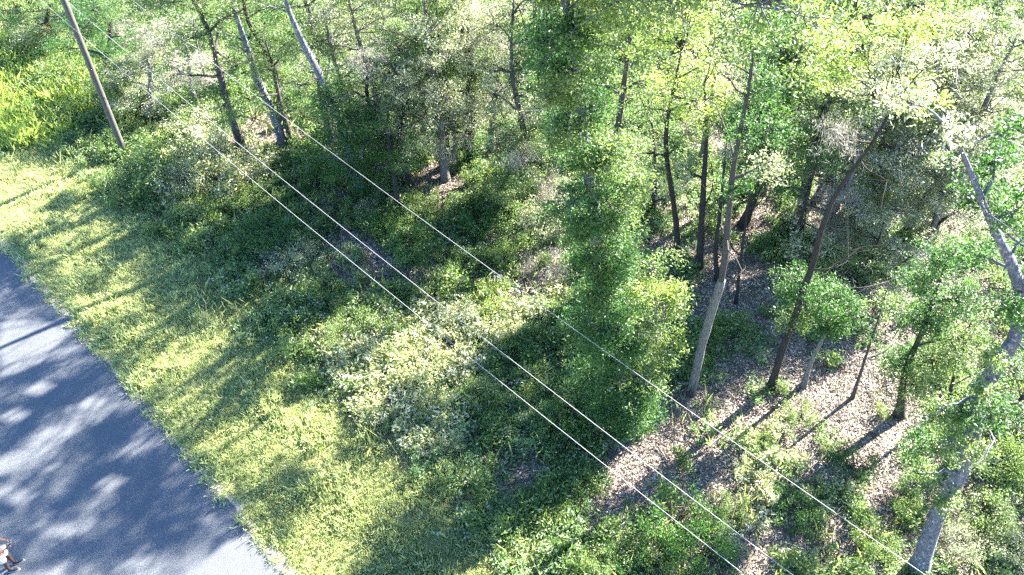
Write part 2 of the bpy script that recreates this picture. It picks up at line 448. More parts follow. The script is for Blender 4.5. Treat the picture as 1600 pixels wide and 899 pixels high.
# ------------------------------------------------------------ scattered cover (geometry nodes)
def proto(name, me):
    return bpy.data.objects.new(name, me)
def scatter(name, pts, sc, protos, label, cat, z=.0, tiltamt=.15):
    n = len(pts)
    me = bpy.data.meshes.new(name)
    co = np.zeros((n, 3), np.float32); co[:, :2] = pts; co[:, 2] = z
    me.vertices.add(n); me.vertices.foreach_set('co', co.ravel())
    a = me.attributes.new('rot', 'FLOAT_VECTOR', 'POINT')
    rot = np.zeros((n, 3), np.float32); rot[:, :2] = rng.normal(size=(n, 2)) * tiltamt; rot[:, 2] = rng.uniform(0, 2 * pi, n)
    a.data.foreach_set('vector', rot.ravel())
    a = me.attributes.new('sc', 'FLOAT', 'POINT'); a.data.foreach_set('value', np.asarray(sc, np.float32))
    a = me.attributes.new('pick', 'INT', 'POINT'); a.data.foreach_set('value', rng.integers(0, len(protos), n).astype(np.int32))
    o = obj(name, me); tag(o, label, cat, kind='stuff')
    ng = bpy.data.node_groups.new(name + '_scatter', 'GeometryNodeTree')
    ng.interface.new_socket('Geometry', in_out='INPUT', socket_type='NodeSocketGeometry')
    ng.interface.new_socket('Geometry', in_out='OUTPUT', socket_type='NodeSocketGeometry')
    gi = ng.nodes.new('NodeGroupInput'); go = ng.nodes.new('NodeGroupOutput')
    ip = ng.nodes.new('GeometryNodeInstanceOnPoints')
    jn = ng.nodes.new('GeometryNodeJoinGeometry')
    for p in protos:
        oi = ng.nodes.new('GeometryNodeObjectInfo'); oi.inputs['Object'].default_value = p
        oi.inputs['As Instance'].default_value = True
        ng.links.new(oi.outputs['Geometry'], jn.inputs[0])
    def attr(nm, ty):
        q = ng.nodes.new('GeometryNodeInputNamedAttribute'); q.data_type = ty; q.inputs['Name'].default_value = nm
        return q.outputs['Attribute']
    ng.links.new(gi.outputs[0], ip.inputs['Points'])
    ng.links.new(jn.outputs[0], ip.inputs['Instance'])
    ip.inputs['Pick Instance'].default_value = True
    ng.links.new(attr('pick', 'INT'), ip.inputs['Instance Index'])
    ng.links.new(attr('rot', 'FLOAT_VECTOR'), ip.inputs['Rotation'])
    ng.links.new(attr('sc', 'FLOAT'), ip.inputs['Scale'])
    ng.links.new(ip.outputs[0], go.inputs[0])
    md = o.modifiers.new('scatter', 'NODES'); md.node_group = ng
    return o

def blades_mesh(name, n, spread, h, w, mat, bend=.5):
    V = []; F = []; T = []
    for i in range(n):
        x, y = rng.normal(size=2) * spread; a = rng.uniform(0, 2 * pi); hh = h * rng.uniform(.5, 1.25); lean = rng.uniform(.1, 1) * bend * hh
        dx, dy = cos(a), sin(a); ww = w * rng.uniform(.7, 1.3)
        b = len(V)
        V += [(x - dy * ww / 2, y + dx * ww / 2, 0), (x + dy * ww / 2, y - dx * ww / 2, 0),
              (x + dx * lean * .35 + dy * ww * .4, y + dy * lean * .35 - dx * ww * .4, hh * .6), (x + dx * lean, y + dy * lean, hh)]
        F.append((b, b + 1, b + 2, b + 3)); T.append(np.clip(rng.beta(2, 2.4), 0, 1))
    return mesh_np(name, V, F, mat, T)
def weed_mesh(name, n_st, h, spread, mat, L, W, per=9):
    parts = []; T = []
    for i in range(n_st):
        x, y = rng.normal(size=2) * spread; hh = h * rng.uniform(.5, 1.2); lx, ly = rng.normal(size=2) * .3 * hh
        z = np.linspace(.25, 1, 4)
        c = np.stack([x + lx * z, y + ly * z, hh * z], axis=1)
        parts.append(leaves(c, .09 + .12 * h, per, L, W, .9, .6))
    v, f, t = join_leaves(parts); v[:, 2] = np.maximum(v[:, 2], .01)
    return mesh_np(name, v, f, mat, t)
def litter_mesh(name, n, spread, mat):
    c = np.zeros((n, 3)); c[:, :2] = rng.uniform(-spread, spread, size=(n, 2)); c[:, 2] = .02
    v, f, t = leaves(c, .001, 1, .085, .042, 1.3, .3)
    v[:, 2] = np.abs(v[:, 2]) + .006
    return mesh_np(name, v, f, mat, t)
def twig_mesh(name, n, spread, mat):
    T = Tubes()
    for i in range(n):
        p = Vector((random.uniform(-spread, spread), random.uniform(-spread, spread), .03)); a = random.uniform(0, 2 * pi); L = random.uniform(.4, 1.5)
        q = p + Vector((cos(a) * L, sin(a) * L, random.uniform(0, .12)))
        T.add(curve_pts(p, q, 5, 0, .12), [.014, .012, .01, .008, .005], 4)
        mid = p.lerp(q, .5); a += random.choice((-.7, .7))
        T.add(curve_pts(mid, mid + Vector((cos(a), sin(a), .1)) * L * .4, 3, 0, .1), [.008, .006, .004], 3)
    return T.mesh(name, mat)

def fbm(x, y, s, seed):
    q = np.random.default_rng(seed); v = np.zeros_like(x); a = 1.0
    for o in range(4):
        th = q.uniform(0, 2 * pi, 3); ph = q.uniform(0, 2 * pi, 3)
        for k in range(3): v += a / 3 * np.sin((x * np.cos(th[k]) + y * np.sin(th[k])) * s * (1.9 ** o) + ph[k] + 1.3 * np.sin(y * s * .7 + ph[k]))
        a *= .6
    return v
def cloud(n, x0=-34, x1=42, y0=2, y1=66):
    return rng.uniform(x0, x1, n), rng.uniform(y0, y1, n)
def in_view(X, Y, m=140):
    px, py = pix(X, Y, 0 * X); return (px > -m) & (px < 1600 + m) & (py > -m * 1.5) & (py < 899 + m)
def near_road_keep(X, Y): return road_d(X, Y) > .02

# places read off the photograph, then laid on the ground
BARE = [[(480, 280), (560, 300), (620, 440), (560, 470), (500, 420)], [(1100, 380), (1180, 360), (1210, 470), (1120, 520), (1070, 470)],
        [(1340, 440), (1430, 440), (1420, 540), (1330, 560)], [(990, 600), (1200, 600), (1130, 770), (940, 860), (880, 800)],
        [(1180, 540), (1440, 540), (1420, 800), (1260, 760), (1220, 700)], [(380, 160), (480, 180), (460, 260), (350, 230)], [(620, 260), (740, 260), (720, 330), (620, 330)],
        [(820, 300), (900, 280), (900, 470), (780, 470)], [(750, 690), (840, 690), (850, 790), (760, 790)]]
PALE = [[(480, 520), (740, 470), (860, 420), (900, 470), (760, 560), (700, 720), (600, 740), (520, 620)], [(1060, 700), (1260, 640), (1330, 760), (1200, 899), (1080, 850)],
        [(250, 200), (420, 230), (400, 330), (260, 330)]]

X, Y = cloud(60000); d = road_d(X, Y); k = in_view(X, Y) & (d > 4.3); X, Y, d = X[k], Y[k], d[k]
px, py = pix(X, Y, 0 * X)
bare = np.zeros(len(X), bool)
for q in BARE: bare |= inpoly(px, py, q)
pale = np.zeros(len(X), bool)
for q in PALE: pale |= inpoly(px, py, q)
n1 = fbm(X, Y, .8, 3); n2 = fbm(X, Y, 2.1, 5)
right = px > 1000
prob = np.where(d < 5.2, .5, .85) * np.where(n1 + .6 * n2 > -.3, 1.0, .25) * np.where(bare, .10, 1) * np.where(right & ~pale, .34, 1) * np.where(right & pale, .5, 1)
k = rng.uniform(size=len(X)) < prob
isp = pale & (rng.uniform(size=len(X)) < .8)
wm = [proto('weed_a', weed_mesh('weed', 9, .38, .22, M['leaf_weed'], .095, .042, 13)),
      proto('weed_b', weed_mesh('weed', 11, .24, .26, M['leaf_weed'], .085, .04, 12)),
      proto('weed_c', weed_mesh('weed', 6, .60, .18, M['leaf_mid'], .11, .045, 14))]
pm = [proto('pale_a', weed_mesh('weed', 8, .36, .22, M['leaf_pale_weed'], .11, .045)), proto('pale_b', weed_mesh('weed', 6, .5, .2, M['leaf_silver_glare'], .12, .04))]
kk = k & ~isp; scatter('undergrowth', np.stack([X[kk], Y[kk]], 1), rng.uniform(.6, 1.35, kk.sum()), wm, 'dense low green weeds covering the ground under the trees', 'undergrowth')
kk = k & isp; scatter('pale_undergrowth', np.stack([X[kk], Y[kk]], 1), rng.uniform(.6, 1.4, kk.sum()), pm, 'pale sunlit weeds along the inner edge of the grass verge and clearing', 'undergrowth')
# leaf litter
X, Y = cloud(42000); d = road_d(X, Y); k = in_view(X, Y) & (d > 4.5); X, Y = X[k], Y[k]
lm = [proto('litter_a', litter_mesh('litter', 110, .42, M['leaf_dry'])), proto('litter_b', litter_mesh('litter', 80, .38, M['leaf_dry']))]
scatter('leaf_litter', np.stack([X, Y], 1), rng.uniform(.8, 1.3, len(X)), lm, 'dry brown and pale fallen leaves lying on the forest floor', 'leaf litter', .004, .0)
X, Y = cloud(1500); d = road_d(X, Y); k = in_view(X, Y) & (d > 5); X, Y = X[k], Y[k]
tm = [proto('twig_a', twig_mesh('twigs', 5, .6, M['bark_pale'])), proto('twig_b', twig_mesh('twigs', 4, .6, M['bark']))]
scatter('fallen_twigs', np.stack([X, Y], 1), rng.uniform(.7, 1.5, len(X)), tm, 'fallen pale twigs and sticks strewn over the forest floor', 'twigs', .01, .03)
# grass on the verge
S_ = rng.uniform(-14, 60, 90000); D_ = rng.uniform(-.16, 6.4, 90000)
X = rb.x + RD.x * S_ + RN.x * D_; Y = rb.y + RD.y * S_ + RN.y * D_
k = in_view(X, Y, 60); X, Y, D_, S_ = X[k], Y[k], D_[k], S_[k]
g1 = fbm(X, Y, 1.3, 9)
k = (rng.uniform(size=len(X)) < np.where(D_ < .25, .35, .9) * np.clip(1.1 - np.maximum(D_ - 4.6, 0) * .5, 0, 1) * np.clip(.75 + .35 * g1, .3, 1))
X, Y, D_ = X[k], Y[k], D_[k]
gm = [proto('turf_a', blades_mesh('turf', 26, .07, .13, .014, M['grass_blade'], .8)), proto('turf_b', blades_mesh('turf', 22, .08, .09, .016, M['grass_blade'], 1.0)),
      proto('turf_c', blades_mesh('turf', 18, .09, .18, .013, M['grass_blade'], .7))]
sc = rng.uniform(.6, 1.2, len(X)) * np.where(fbm(X, Y, 2.3, 21) > .5, 1.6, 1.0)
scatter('verge_grass', np.stack([X, Y], 1), sc, gm, 'mown green and straw coloured grass on the strip beside the road', 'grass', .006, .2)
# dry seed stems standing in the weeds
X, Y = cloud(16000); d = road_d(X, Y); k = in_view(X, Y) & (d > 3.6) & (d < 13) & (fbm(X, Y, 1.1, 41) > .1); X, Y = X[k], Y[k]
sm = [proto('stem_a', blades_mesh('stems', 7, .16, .75, .014, M['leaf_pale_weed'], .5)), proto('stem_b', blades_mesh('stems', 9, .2, .5, .014, M['leaf_pale_weed'], .8))]
scatter('seed_stems', np.stack([X, Y], 1), rng.uniform(.6, 1.3, len(X)), sm, 'pale dry grass stems standing among the weeds beside the verge', 'dry grass', .0, .15)
# tall bright grass far left
X, Y = cloud(60000, -34, -8, 12, 62); px, py = pix(X, Y, 0 * X)
k = inpoly(px, py, [(-120, 20), (30, 60), (90, 60), (150, 110), (150, 190), (90, 230), (-120, 250)]) & (road_d(X, Y) > .5) & (rng.uniform(size=len(X)) < .45 + .4 * fbm(X, Y, 1.1, 33))
X, Y = X[k], Y[k]
tg = [proto('tall_a', blades_mesh('tall', 26, .16, .55, .018, M['grass_tall'], .7)), proto('tall_b', blades_mesh('tall', 22, .16, .38, .018, M['grass_tall'], .8))]
scatter('tall_grass', np.stack([X, Y], 1), rng.uniform(.7, 1.3, len(X)), tg, 'tall bright yellow green grass behind the verge at the far left', 'grass', .0, .15)

# ------------------------------------------------------------ utility pole and wires
pb = G(196, 243); ptop = P(100, 0, pb.y)
pdir = (ptop - pb).normalized(); PH = 11.2
pdir.y += .0; pole_top = pb + pdir * (PH / pdir.z)
e = empty('utility_pole', pb); tag(e, 'tall round brown wooden utility pole standing in shrubs beside the grass verge', 'utility pole')
T = Tubes(); T.add([Vector((0, 0, -.2)), (pole_top - pb) * .5, pole_top - pb], [.135, .118, .10], 14, .0)
obj('pole', T.mesh('pole', M['pole']), e)
lat = Vector((RN.x, RN.y, 0))
def at_local(off, z): p = lat * off; return Vector((p.x, p.y, z))
T = Tubes(); T.add([at_local(-1.65, 8.95), at_local(1.0, 8.95)], [.06, .06], 4)
obj('crossarm', T.mesh('crossarm', M['pole'], False), e).location = (RD.x * -.15, RD.y * -.15, 0)
for w in (-1.5, -.93, .7):
    T = Tubes(); q = at_local(w, 0); T.add([q + Vector((0, 0, 9.0)), q + Vector((0, 0, 9.06)), q + Vector((0, 0, 9.1)), q + Vector((0, 0, 9.14)), q + Vector((0, 0, 9.18))], [.03, .07, .04, .065, .03], 10)
    obj('insulator', T.mesh('insulator', M['porcelain']), e).location = (RD.x * -.15, RD.y * -.15, 0)
def wire(dlat, rad, label, h0=8.0):
    T = Tubes(); pts = []
    for i in range(90):
        s = 20.6 - i * .7
        pts.append(road_pt(s, dlat, h0 + 1.15 * ((s + 5) / 25.6) ** 2))
    T.add(pts, [rad] * len(pts), 6)
    o = obj('power_line', T.mesh('power_line', M['wire'])); tag(o, label, 'power line', 'power lines strung along the road')
    return o
wire(6.65, .0056, 'bright overhead wire farthest from the road, crossing in front of the tall middle tree')
wire(5.06, .0056, 'middle one of the three pale overhead wires running diagonally over the scrub')
wire(4.48, .0052, 'thinner pale overhead wire nearest the road, lowest of the three in the picture')

# ------------------------------------------------------------ trees that stand out one by one
# unseen crown pieces added along sun rays to dapple the road and verge
CANOPY = []
random.seed(31)
for gx, gy in [(30, 405), (70, 455), (120, 520), (170, 590), (110, 610), (50, 650), (180, 670), (380, 520), (330, 565), (280, 610), (420, 490), (170, 405), (230, 450), (60, 315), (130, 285), (450, 560), (20, 250), (230, 720), (300, 755), (250, 800), (170, 770), (100, 730),
               (40, 770), (110, 850), (200, 870), (20, 880), (300, 850), (30, 470), (10, 620), (140, 690), (330, 800), (215, 640)]:
    h = random.uniform(10.5, 14.5)
    CANOPY.append([G(gx, gy) + SDIR * (h / SDIR.z), random.uniform(.7, 1.15), False])
for _ in range(90):
    gx = random.uniform(-20, 430); gy = random.uniform(390, 899)
    if gx > (gy - 372) * .863: continue
    h = random.uniform(9.5, 14); CANOPY.append([G(gx, gy) + SDIR * (h / SDIR.z), random.uniform(.45, .75), False])
def hero(name, pts, rad, blobs, bark, label, high=(), vines=False, canopy=True, **kw):
    """pts: ground point, then points up the trunk; all in the tree's own upright plane"""
    b = G(*pts[0]); path = [b] + [P(x, y, b.y + (q[0] if q else 0)) for x, y, *q in pts[1:]]
    bl = []
    for x, y, r, kind, dn, *q in blobs:
        c = P(x, y, b.y + (q[0] if q else 0)); k = depth(c) / FPX
        rr = (r[0] * k, (r[0] + r[1]) / 2 * k * .85, r[1] * k * 1.1) if isinstance(r, tuple) else (r * k, r * k, r * k)
        c.z = max(c.z, rr[2] * .6)
        bl.append((c, rr, kind, dn))
    if vines:
        tpp = smooth_path(path, 4)
        for i in range(1, len(tpp) - 2):
            for j in range(2 if tpp[i].z < 9 else 1):
                if random.random() < .12: continue
                a = random.uniform(0, 6.28); w = .36 + .32 * random.random()
                bl.append((tpp[i] + Vector((cos(a) * w * .9, sin(a) * w * .5 - .35, random.uniform(-.3, .3))), (w, w * .8, w * .9), random.choice(['leaf_deep'] * 3 + ['leaf_mid'] * (1 if tpp[i].z < 8 else 3) + ['leaf_mid'] * (tpp[i].z > 10)), 1.0))
    for cn in CANOPY:
        if canopy and not cn[2] and ((cn[0] - b) * Vector((1, 1, 0))).length < 4.8:
            x_, y_ = pix(cn[0].x, cn[0].y, cn[0].z - cn[1])
            if y_ < -5 or x_ < 0: bl.append((cn[0], (cn[1], cn[1], cn[1] * .8), 'leaf_mid', .65)); cn[2] = True
    for ds, dd, h, rr, kind, dn in high:      # the part of the crown above the picture, in metres from the foot
        q = b + RD * ds + RN * dd; q.z = h
        bl.append((q, (rr, rr, rr * .7), kind, dn))
    return build_tree(name, path, rad, bl, bark, label, **kw)
def HIGH(seed, hs, n=6, r=1.3, kind='leaf_mid', dn=.75, w=2.0):
    q = random.Random(seed)
    return [(q.uniform(-w, w), q.uniform(-w, w), q.uniform(*hs), r * q.uniform(.7, 1.2), kind, dn) for _ in range(n)]

D, MI, YE, SI, MO = 'leaf_deep', 'leaf_mid', 'leaf_yellow', 'leaf_silver_glare', 'moss'
# left group
hero('oak_tree', [(442, 224), (428, 180), (404, 128), (384, 68), (362, 0), (352, -70)], .20,
     [(330, -90, 70, MI, .8), (420, -60, 50, MI, .7), (250, -70, 60, SI, .7), (400, 90, 16, MI, .6, -.3)], 'bark_lichen',
     'slender leaning tree with bare grey lichened trunk crossing the farthest wire at upper left', bare=3, high=HIGH(1, (8.5, 12.5), 4))
hero('oak_tree', [(566, 300), (540, 215), (505, 130), (470, 60), (446, 0), (438, -60)], .19,
     [(545, 268, (50, 36), D, 1.5, -.6), (525, 215, (48, 40), D, 1.5, -.6), (575, 225, 38, D, 1.3, -.4), (512, 165, (42, 34), D, 1.4, -.6), (545, 150, 36, MI, 1.0, -.3), (560, 190, 34, D, 1.2, -.7), (485, 250, 28, D, 1.0, -.2), (600, 265, 28, D, 1.1, 0),
      (430, -70, 60, MI, .7), (500, -40, 45, MI, .8), (470, 70, 24, MI, .5, .8)], 'bark_lichen',
     'tree whose grey trunk shows above a drooping deep green leafy column, left of the middle', bare=3, keep=.6, zkeep=6, high=HIGH(2, (10, 13.5), 5))
hero('oak_tree', [(735, 256), (737, 195), (739, 130), (725, 60), (715, 0)], .17,
     [(680, 130, (38, 46), D, 1.1, .5), (760, 150, (34, 30), D, 1.0, .5), (640, 180, (36, 40), D, 1.0, 1.2), (700, 80, (45, 34), MI, .9), (770, 90, 38, MI, .8), (735, 30, 46, SI, .8), (660, 235, 30, D, .9, .6)], 'bark_dark',
     'dark straight trunk with drooping deep green foliage, left of the tall middle tree', bare=2, zkeep=6, high=HIGH(3, (9.6, 12.5), 4))
hero('oak_tree', [(699, 262), (699, 215), (703, 160), (690, 100)], .11,
     [(690, 60, 38, D, .9), (660, 110, 34, D, .9), (715, 190, 20, D, .7)], 'bark_dark',
     'thin dark trunk in deep shade directly left of the dark straight trunked tree', high=HIGH(4, (9.6, 11), 4))
hero('oak_tree', [(862, 268), (862, 225), (858, 160), (842, 80)], .16,
     [(835, 160, (42, 30), D, 1.0), (825, 205, (36, 26), D, .9), (890, 190, 30, D, .8), (840, 60, 50, MI, .9), (800, 20, 46, SI, .8), (850, 190, 20, YE, .7, -1)], 'bark_dark',
     'short dark trunk with dark low foliage just left of the vine covered middle tree')
# the tall tree in the middle
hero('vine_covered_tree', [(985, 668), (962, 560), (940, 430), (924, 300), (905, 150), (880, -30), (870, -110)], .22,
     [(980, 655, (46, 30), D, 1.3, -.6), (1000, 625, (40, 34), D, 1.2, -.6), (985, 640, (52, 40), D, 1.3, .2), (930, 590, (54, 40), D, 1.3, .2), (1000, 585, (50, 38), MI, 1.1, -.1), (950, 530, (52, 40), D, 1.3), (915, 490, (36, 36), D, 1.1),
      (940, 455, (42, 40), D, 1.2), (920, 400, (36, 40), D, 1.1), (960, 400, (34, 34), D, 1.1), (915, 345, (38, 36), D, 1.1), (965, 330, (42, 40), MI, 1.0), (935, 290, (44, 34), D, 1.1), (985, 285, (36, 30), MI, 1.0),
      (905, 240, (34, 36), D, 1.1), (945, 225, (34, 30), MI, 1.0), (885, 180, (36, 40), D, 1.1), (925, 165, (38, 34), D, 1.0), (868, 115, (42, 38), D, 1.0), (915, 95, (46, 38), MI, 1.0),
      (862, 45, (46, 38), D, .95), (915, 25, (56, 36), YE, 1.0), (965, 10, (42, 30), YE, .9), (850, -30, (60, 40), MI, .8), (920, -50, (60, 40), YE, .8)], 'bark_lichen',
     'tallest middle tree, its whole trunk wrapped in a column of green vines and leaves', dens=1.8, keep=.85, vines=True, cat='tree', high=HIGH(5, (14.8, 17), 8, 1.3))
hero('young_oak', [(1018, 640), (1022, 560), (1025, 480), (1015, 410)], .10,
     [(1020, 420, (44, 34), MI, 1.0), (1040, 480, (56, 42), MI, 1.1), (985, 500, (44, 38), MI, 1.0, -.3), (1062, 460, (32, 26), YE, .9), (1010, 550, (54, 42), MI, 1.0, -.3), (1045, 540, (36, 32), YE, .6), (1000, 610, (44, 36), MI, .9, -.4), (1000, 455, 34, YE, .9, -.5)], 'bark_pale',
     'bushy light green young tree hugging the right side of the vine covered tree', dens=1.05)
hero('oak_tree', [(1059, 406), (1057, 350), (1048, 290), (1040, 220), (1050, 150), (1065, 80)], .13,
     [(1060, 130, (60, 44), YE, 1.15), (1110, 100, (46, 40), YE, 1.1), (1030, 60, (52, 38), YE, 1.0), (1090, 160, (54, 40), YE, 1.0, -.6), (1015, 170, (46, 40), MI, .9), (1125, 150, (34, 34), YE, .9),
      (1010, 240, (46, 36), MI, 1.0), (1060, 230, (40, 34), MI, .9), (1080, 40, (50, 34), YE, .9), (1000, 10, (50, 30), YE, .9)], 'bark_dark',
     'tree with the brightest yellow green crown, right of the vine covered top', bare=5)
hero('oak_tree', [(1093, 417), (1096, 350), (1100, 280), (1104, 205), (1100, 130)], .14,
     [(1140, 70, 40, SI, .7), (1090, 190, (34, 24), YE, .6), (1120, 30, 40, YE, .7), (1070, 260, 24, SI, .6)], 'bark_dark',
     'straight dark trunk rising from white sunlit litter, right of the yellow green crowned tree trunk', bare=4)
snag = hero('oak_tree', [(1080, 616), (1098, 535), (1128, 435), (1138, 340), (1148, 250), (1168, 150), (1180, 60)], .125,
     [(1180, 60, (46, 50), D, .9), (1190, 130, (44, 44), D, .9), (1170, 200, (38, 40), D, .9), (1200, 20, (46, 34), D, .9), (1150, 290, (34, 24), D, .5), (1200, 260, (34, 30), SI, .7), (1215, 200, (34, 30), D, .8)], 'bark',
     'forked tree with pale grey lower trunk and dark narrow crown, right of the middle', bare=5)
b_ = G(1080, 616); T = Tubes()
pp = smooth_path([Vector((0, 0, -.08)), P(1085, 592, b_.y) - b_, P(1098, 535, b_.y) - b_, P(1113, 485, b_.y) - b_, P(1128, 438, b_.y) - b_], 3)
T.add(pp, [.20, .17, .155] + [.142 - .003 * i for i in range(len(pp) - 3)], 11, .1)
obj('sunlit_lower_trunk', T.mesh('sunlit_lower_trunk', M['bark_pale']), snag)  # pale lower trunk: sunlight on the lichen put into the colour
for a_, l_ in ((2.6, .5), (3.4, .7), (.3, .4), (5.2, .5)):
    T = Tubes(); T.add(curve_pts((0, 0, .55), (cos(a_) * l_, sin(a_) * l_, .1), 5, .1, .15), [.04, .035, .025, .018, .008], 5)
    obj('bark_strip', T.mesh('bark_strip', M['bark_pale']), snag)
hero('oak_tree', [(1122, 440), (1118, 395), (1124, 340), (1130, 280), (1136, 210)], .10,
     [(1136, 190, (26, 30), D, .7), (1145, 240, 20, SI, .5)], 'bark_dark',
     'thin dark stem standing tight behind the pale forked trunk')
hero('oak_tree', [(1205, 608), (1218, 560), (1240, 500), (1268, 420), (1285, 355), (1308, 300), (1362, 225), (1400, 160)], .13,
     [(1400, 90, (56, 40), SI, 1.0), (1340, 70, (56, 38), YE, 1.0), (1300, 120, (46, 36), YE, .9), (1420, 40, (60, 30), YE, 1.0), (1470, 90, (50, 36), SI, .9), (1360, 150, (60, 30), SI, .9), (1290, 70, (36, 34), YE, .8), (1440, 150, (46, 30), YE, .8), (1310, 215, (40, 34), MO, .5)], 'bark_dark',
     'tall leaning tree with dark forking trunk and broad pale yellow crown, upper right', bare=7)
hero('oak_tree', [(1255, 604), (1270, 560), (1290, 520), (1300, 480)], .085,
     [(1290, 470, (54, 36), D, 1.2), (1250, 450, (42, 34), D, 1.1), (1325, 490, (34, 32), D, 1.1), (1240, 500, (30, 24), MI, .8), (1300, 510, (34, 20), D, 1.0)], 'bark_pale',
     'small tree on a pale thin leaning trunk with a dense rounded deep green crown', dens=2.1, keep=.9)
hero('oak_tree', [(1405, 650), (1415, 580), (1440, 520), (1460, 460), (1480, 410)], .12,
     [(1430, 600, (40, 36), MI, 1.0, -.3), (1460, 560, (46, 36), MI, 1.0), (1410, 560, (34, 34), D, 1.0), (1450, 500, (50, 34), D, 1.1), (1500, 530, (44, 34), MI, 1.0), (1495, 470, (44, 36), D, 1.0), (1440, 440, (40, 30), D, 1.0), (1480, 400, (44, 34), D, 1.0)], 'bark_dark',
     'dense tall green crown with dark shade inside, left of the thick lichened trunk', dens=2.0, keep=.8)
# the big leaning tree at the right
hero('leaning_oak', [(1434, 890), (1462, 812), (1500, 738), (1522, 670), (1545, 592), (1585, 530), (1596, 470), (1585, 425), (1560, 370), (1548, 345), (1500, 230)], .205,
     [(1555, 250, (54, 48), D, 1.1, .3), (1590, 330, (46, 44), D, 1.0), (1520, 300, (34, 34), D, .9, .6), (1600, 200, (50, 44), D, 1.0), (1530, 400, (34, 26), D, .8, .4), (1500, 200, (36, 30), SI, .5), (1420, 160, (40, 26), SI, .4),
      (1475, 690, (42, 30), MI, 1.0, -.4), (1440, 740, (34, 30), MI, .8, -.3), (1520, 715, (34, 22), MI, .8, -.6), (1500, 660, (34, 26), D, 1.1, -.5), (1470, 640, (34, 28), MI, 1.0, -.4), (1545, 640, (30, 26), D, .9, -.6), (1575, 480, (26, 20), D, .9, -.5), (1430, 700, (30, 26), D, 1.0, -.4), (1480, 785, (22, 18), MI, .9, -.5), (1555, 560, (22, 16), MI, .9, -.5), (1600, 500, (24, 18), D, .9, -.4), (1535, 610, (20, 16), MI, .8, -.5), (1640, 420, (50, 60), D, 1.0)], 'bark_lichen',
     'thick leaning tree with blue grey lichen patched trunk at the right edge', bare=6, seg=14)
hero('oak_tree', [(1645, 640), (1625, 560), (1610, 480), (1600, 400)], .16,
     [(1620, 560, (50, 40), D, 1.0), (1590, 470, (40, 34), D, 1.0), (1640, 450, (50, 44), D, 1.0), (1600, 400, (46, 34), D, .9)], 'bark_dark',
     'dark green tree cut by the right edge behind the thick leaning trunk')
# trunks at the back right
hero('oak_tree', [(1372, 340), (1384, 310), (1398, 272), (1410, 200)], .19, [(1400, 230, (50, 34), SI, .9), (1440, 210, (40, 34), MO, .5), (1370, 250, (40, 30), SI, .8), (1420, 270, (34, 24), D, .8)], 'bark_dark',
     'stout dark brown trunk at the upper right, leftmost of three leaning trunks')
hero('oak_tree', [(1415, 362), (1436, 325), (1460, 280), (1490, 200)], .16, [(1490, 190, (50, 36), SI, .9), (1450, 250, (34, 28), D, .9), (1510, 250, (36, 32), SI, .8), (1470, 300, (30, 20), D, .8)], 'bark_dark',
     'dark leaning trunk at the upper right, middle one of three')
hero('oak_tree', [(1440, 388), (1466, 350), (1504, 322), (1540, 280)], .09, [(1540, 270, (40, 30), SI, .8), (1500, 320, (30, 18), D, .6)], 'bark_dark',
     'thin strongly leaning trunk at the upper right, lowest of three')
hero('oak_tree', [(1290, 372), (1296, 320), (1300, 260), (1290, 200)], .14, [(1270, 260, (44, 34), SI, .9), (1330, 290, (44, 36), MO, .5), (1240, 280, (36, 28), SI, .8), (1290, 190, (40, 34), SI, .8), (1330, 340, (40, 30), SI, .8), (1250, 330, (30, 22), SI, .7)], 'bark',
     'grey twiggy tree with drab grey green leaves behind the tall forked leaning tree', bare=8)
hero('sapling', [(1290, 465), (1285, 430), (1278, 390)], .05, [(1380, 400, (40, 28), SI, .8), (1350, 400, (36, 26), MI, .9), (1300, 400, (40, 26), MI, .8), (1270, 380, (40, 24), SI, .8)], 'bark_dark',
     'thin sapling with grey green leaves spreading above the dense rounded crown')
hero('sapling', [(1150, 475), (1158, 400), (1168, 330), (1172, 270)], .06, [(1172, 262, (26, 24), D, .7)], 'bark_dark', 'thin dark stem in the bright litter right of the pale forked tree', bare=3)
hero('sapling', [(1332, 622), (1352, 560), (1372, 500), (1390, 440)], .055, [(1385, 470, (26, 22), MI, .7), (1365, 520, (20, 16), D, .6)], 'bark', 'thin grey stem right of the dense rounded crown', bare=4)
hero('sapling', [(1480, 640), (1492, 580), (1508, 520)], .07, [(1500, 560, (30, 26), D, .9), (1515, 510, (30, 24), D, .8)], 'bark_dark', 'dark stem between the dense tall green crown and the thick lichened trunk', bare=3)
hero('sapling', [(1352, 445), (1366, 395), (1384, 340)], .05, [(1380, 345, (22, 18), SI, .6)], 'bark_dark', 'thin stem above the brown litter clearing at right', bare=3)
hero('oak_tree', [(1222, 440), (1240, 380), (1258, 320), (1275, 260)], .08, [(1275, 250, (34, 28), D, .8), (1225, 290, (34, 28), D, .9)], 'bark_dark', 'slim dark tree with green crown left of the tall leaning forked tree', bare=3)
hero('oak_tree', [(1020, 330), (1024, 270), (1020, 200)], .12, [(1010, 300, (34, 30), SI, .7), (1055, 300, (30, 26), SI, .7), (1040, 260, (40, 26), MI, .8)], 'bark_dark',
     'dark trunk half hidden behind the right flank of the vine covered tree', bare=4)
hero('dead_tree', [(330, 152), (318, 110), (306, 60), (300, 10)], .08, [(300, 40, (30, 26), MO, .4), (240, 70, (46, 30), MO, .6), (210, 50, (40, 30), MO, .5)], 'bark_pale',
     'thin bare pale tree draped with grey moss, right of the utility pole', bare=9)
hero('dead_tree', [(815, 250), (812, 190), (805, 110), (790, 60)], .09, [(790, 90, (40, 50), MO, .7), (760, 60, (40, 36), MO, .5), (810, 150, (24, 34), MO, .5)], 'bark_pale',
     'bare moss hung tree with pale twigs, left of the vine covered top', bare=12)
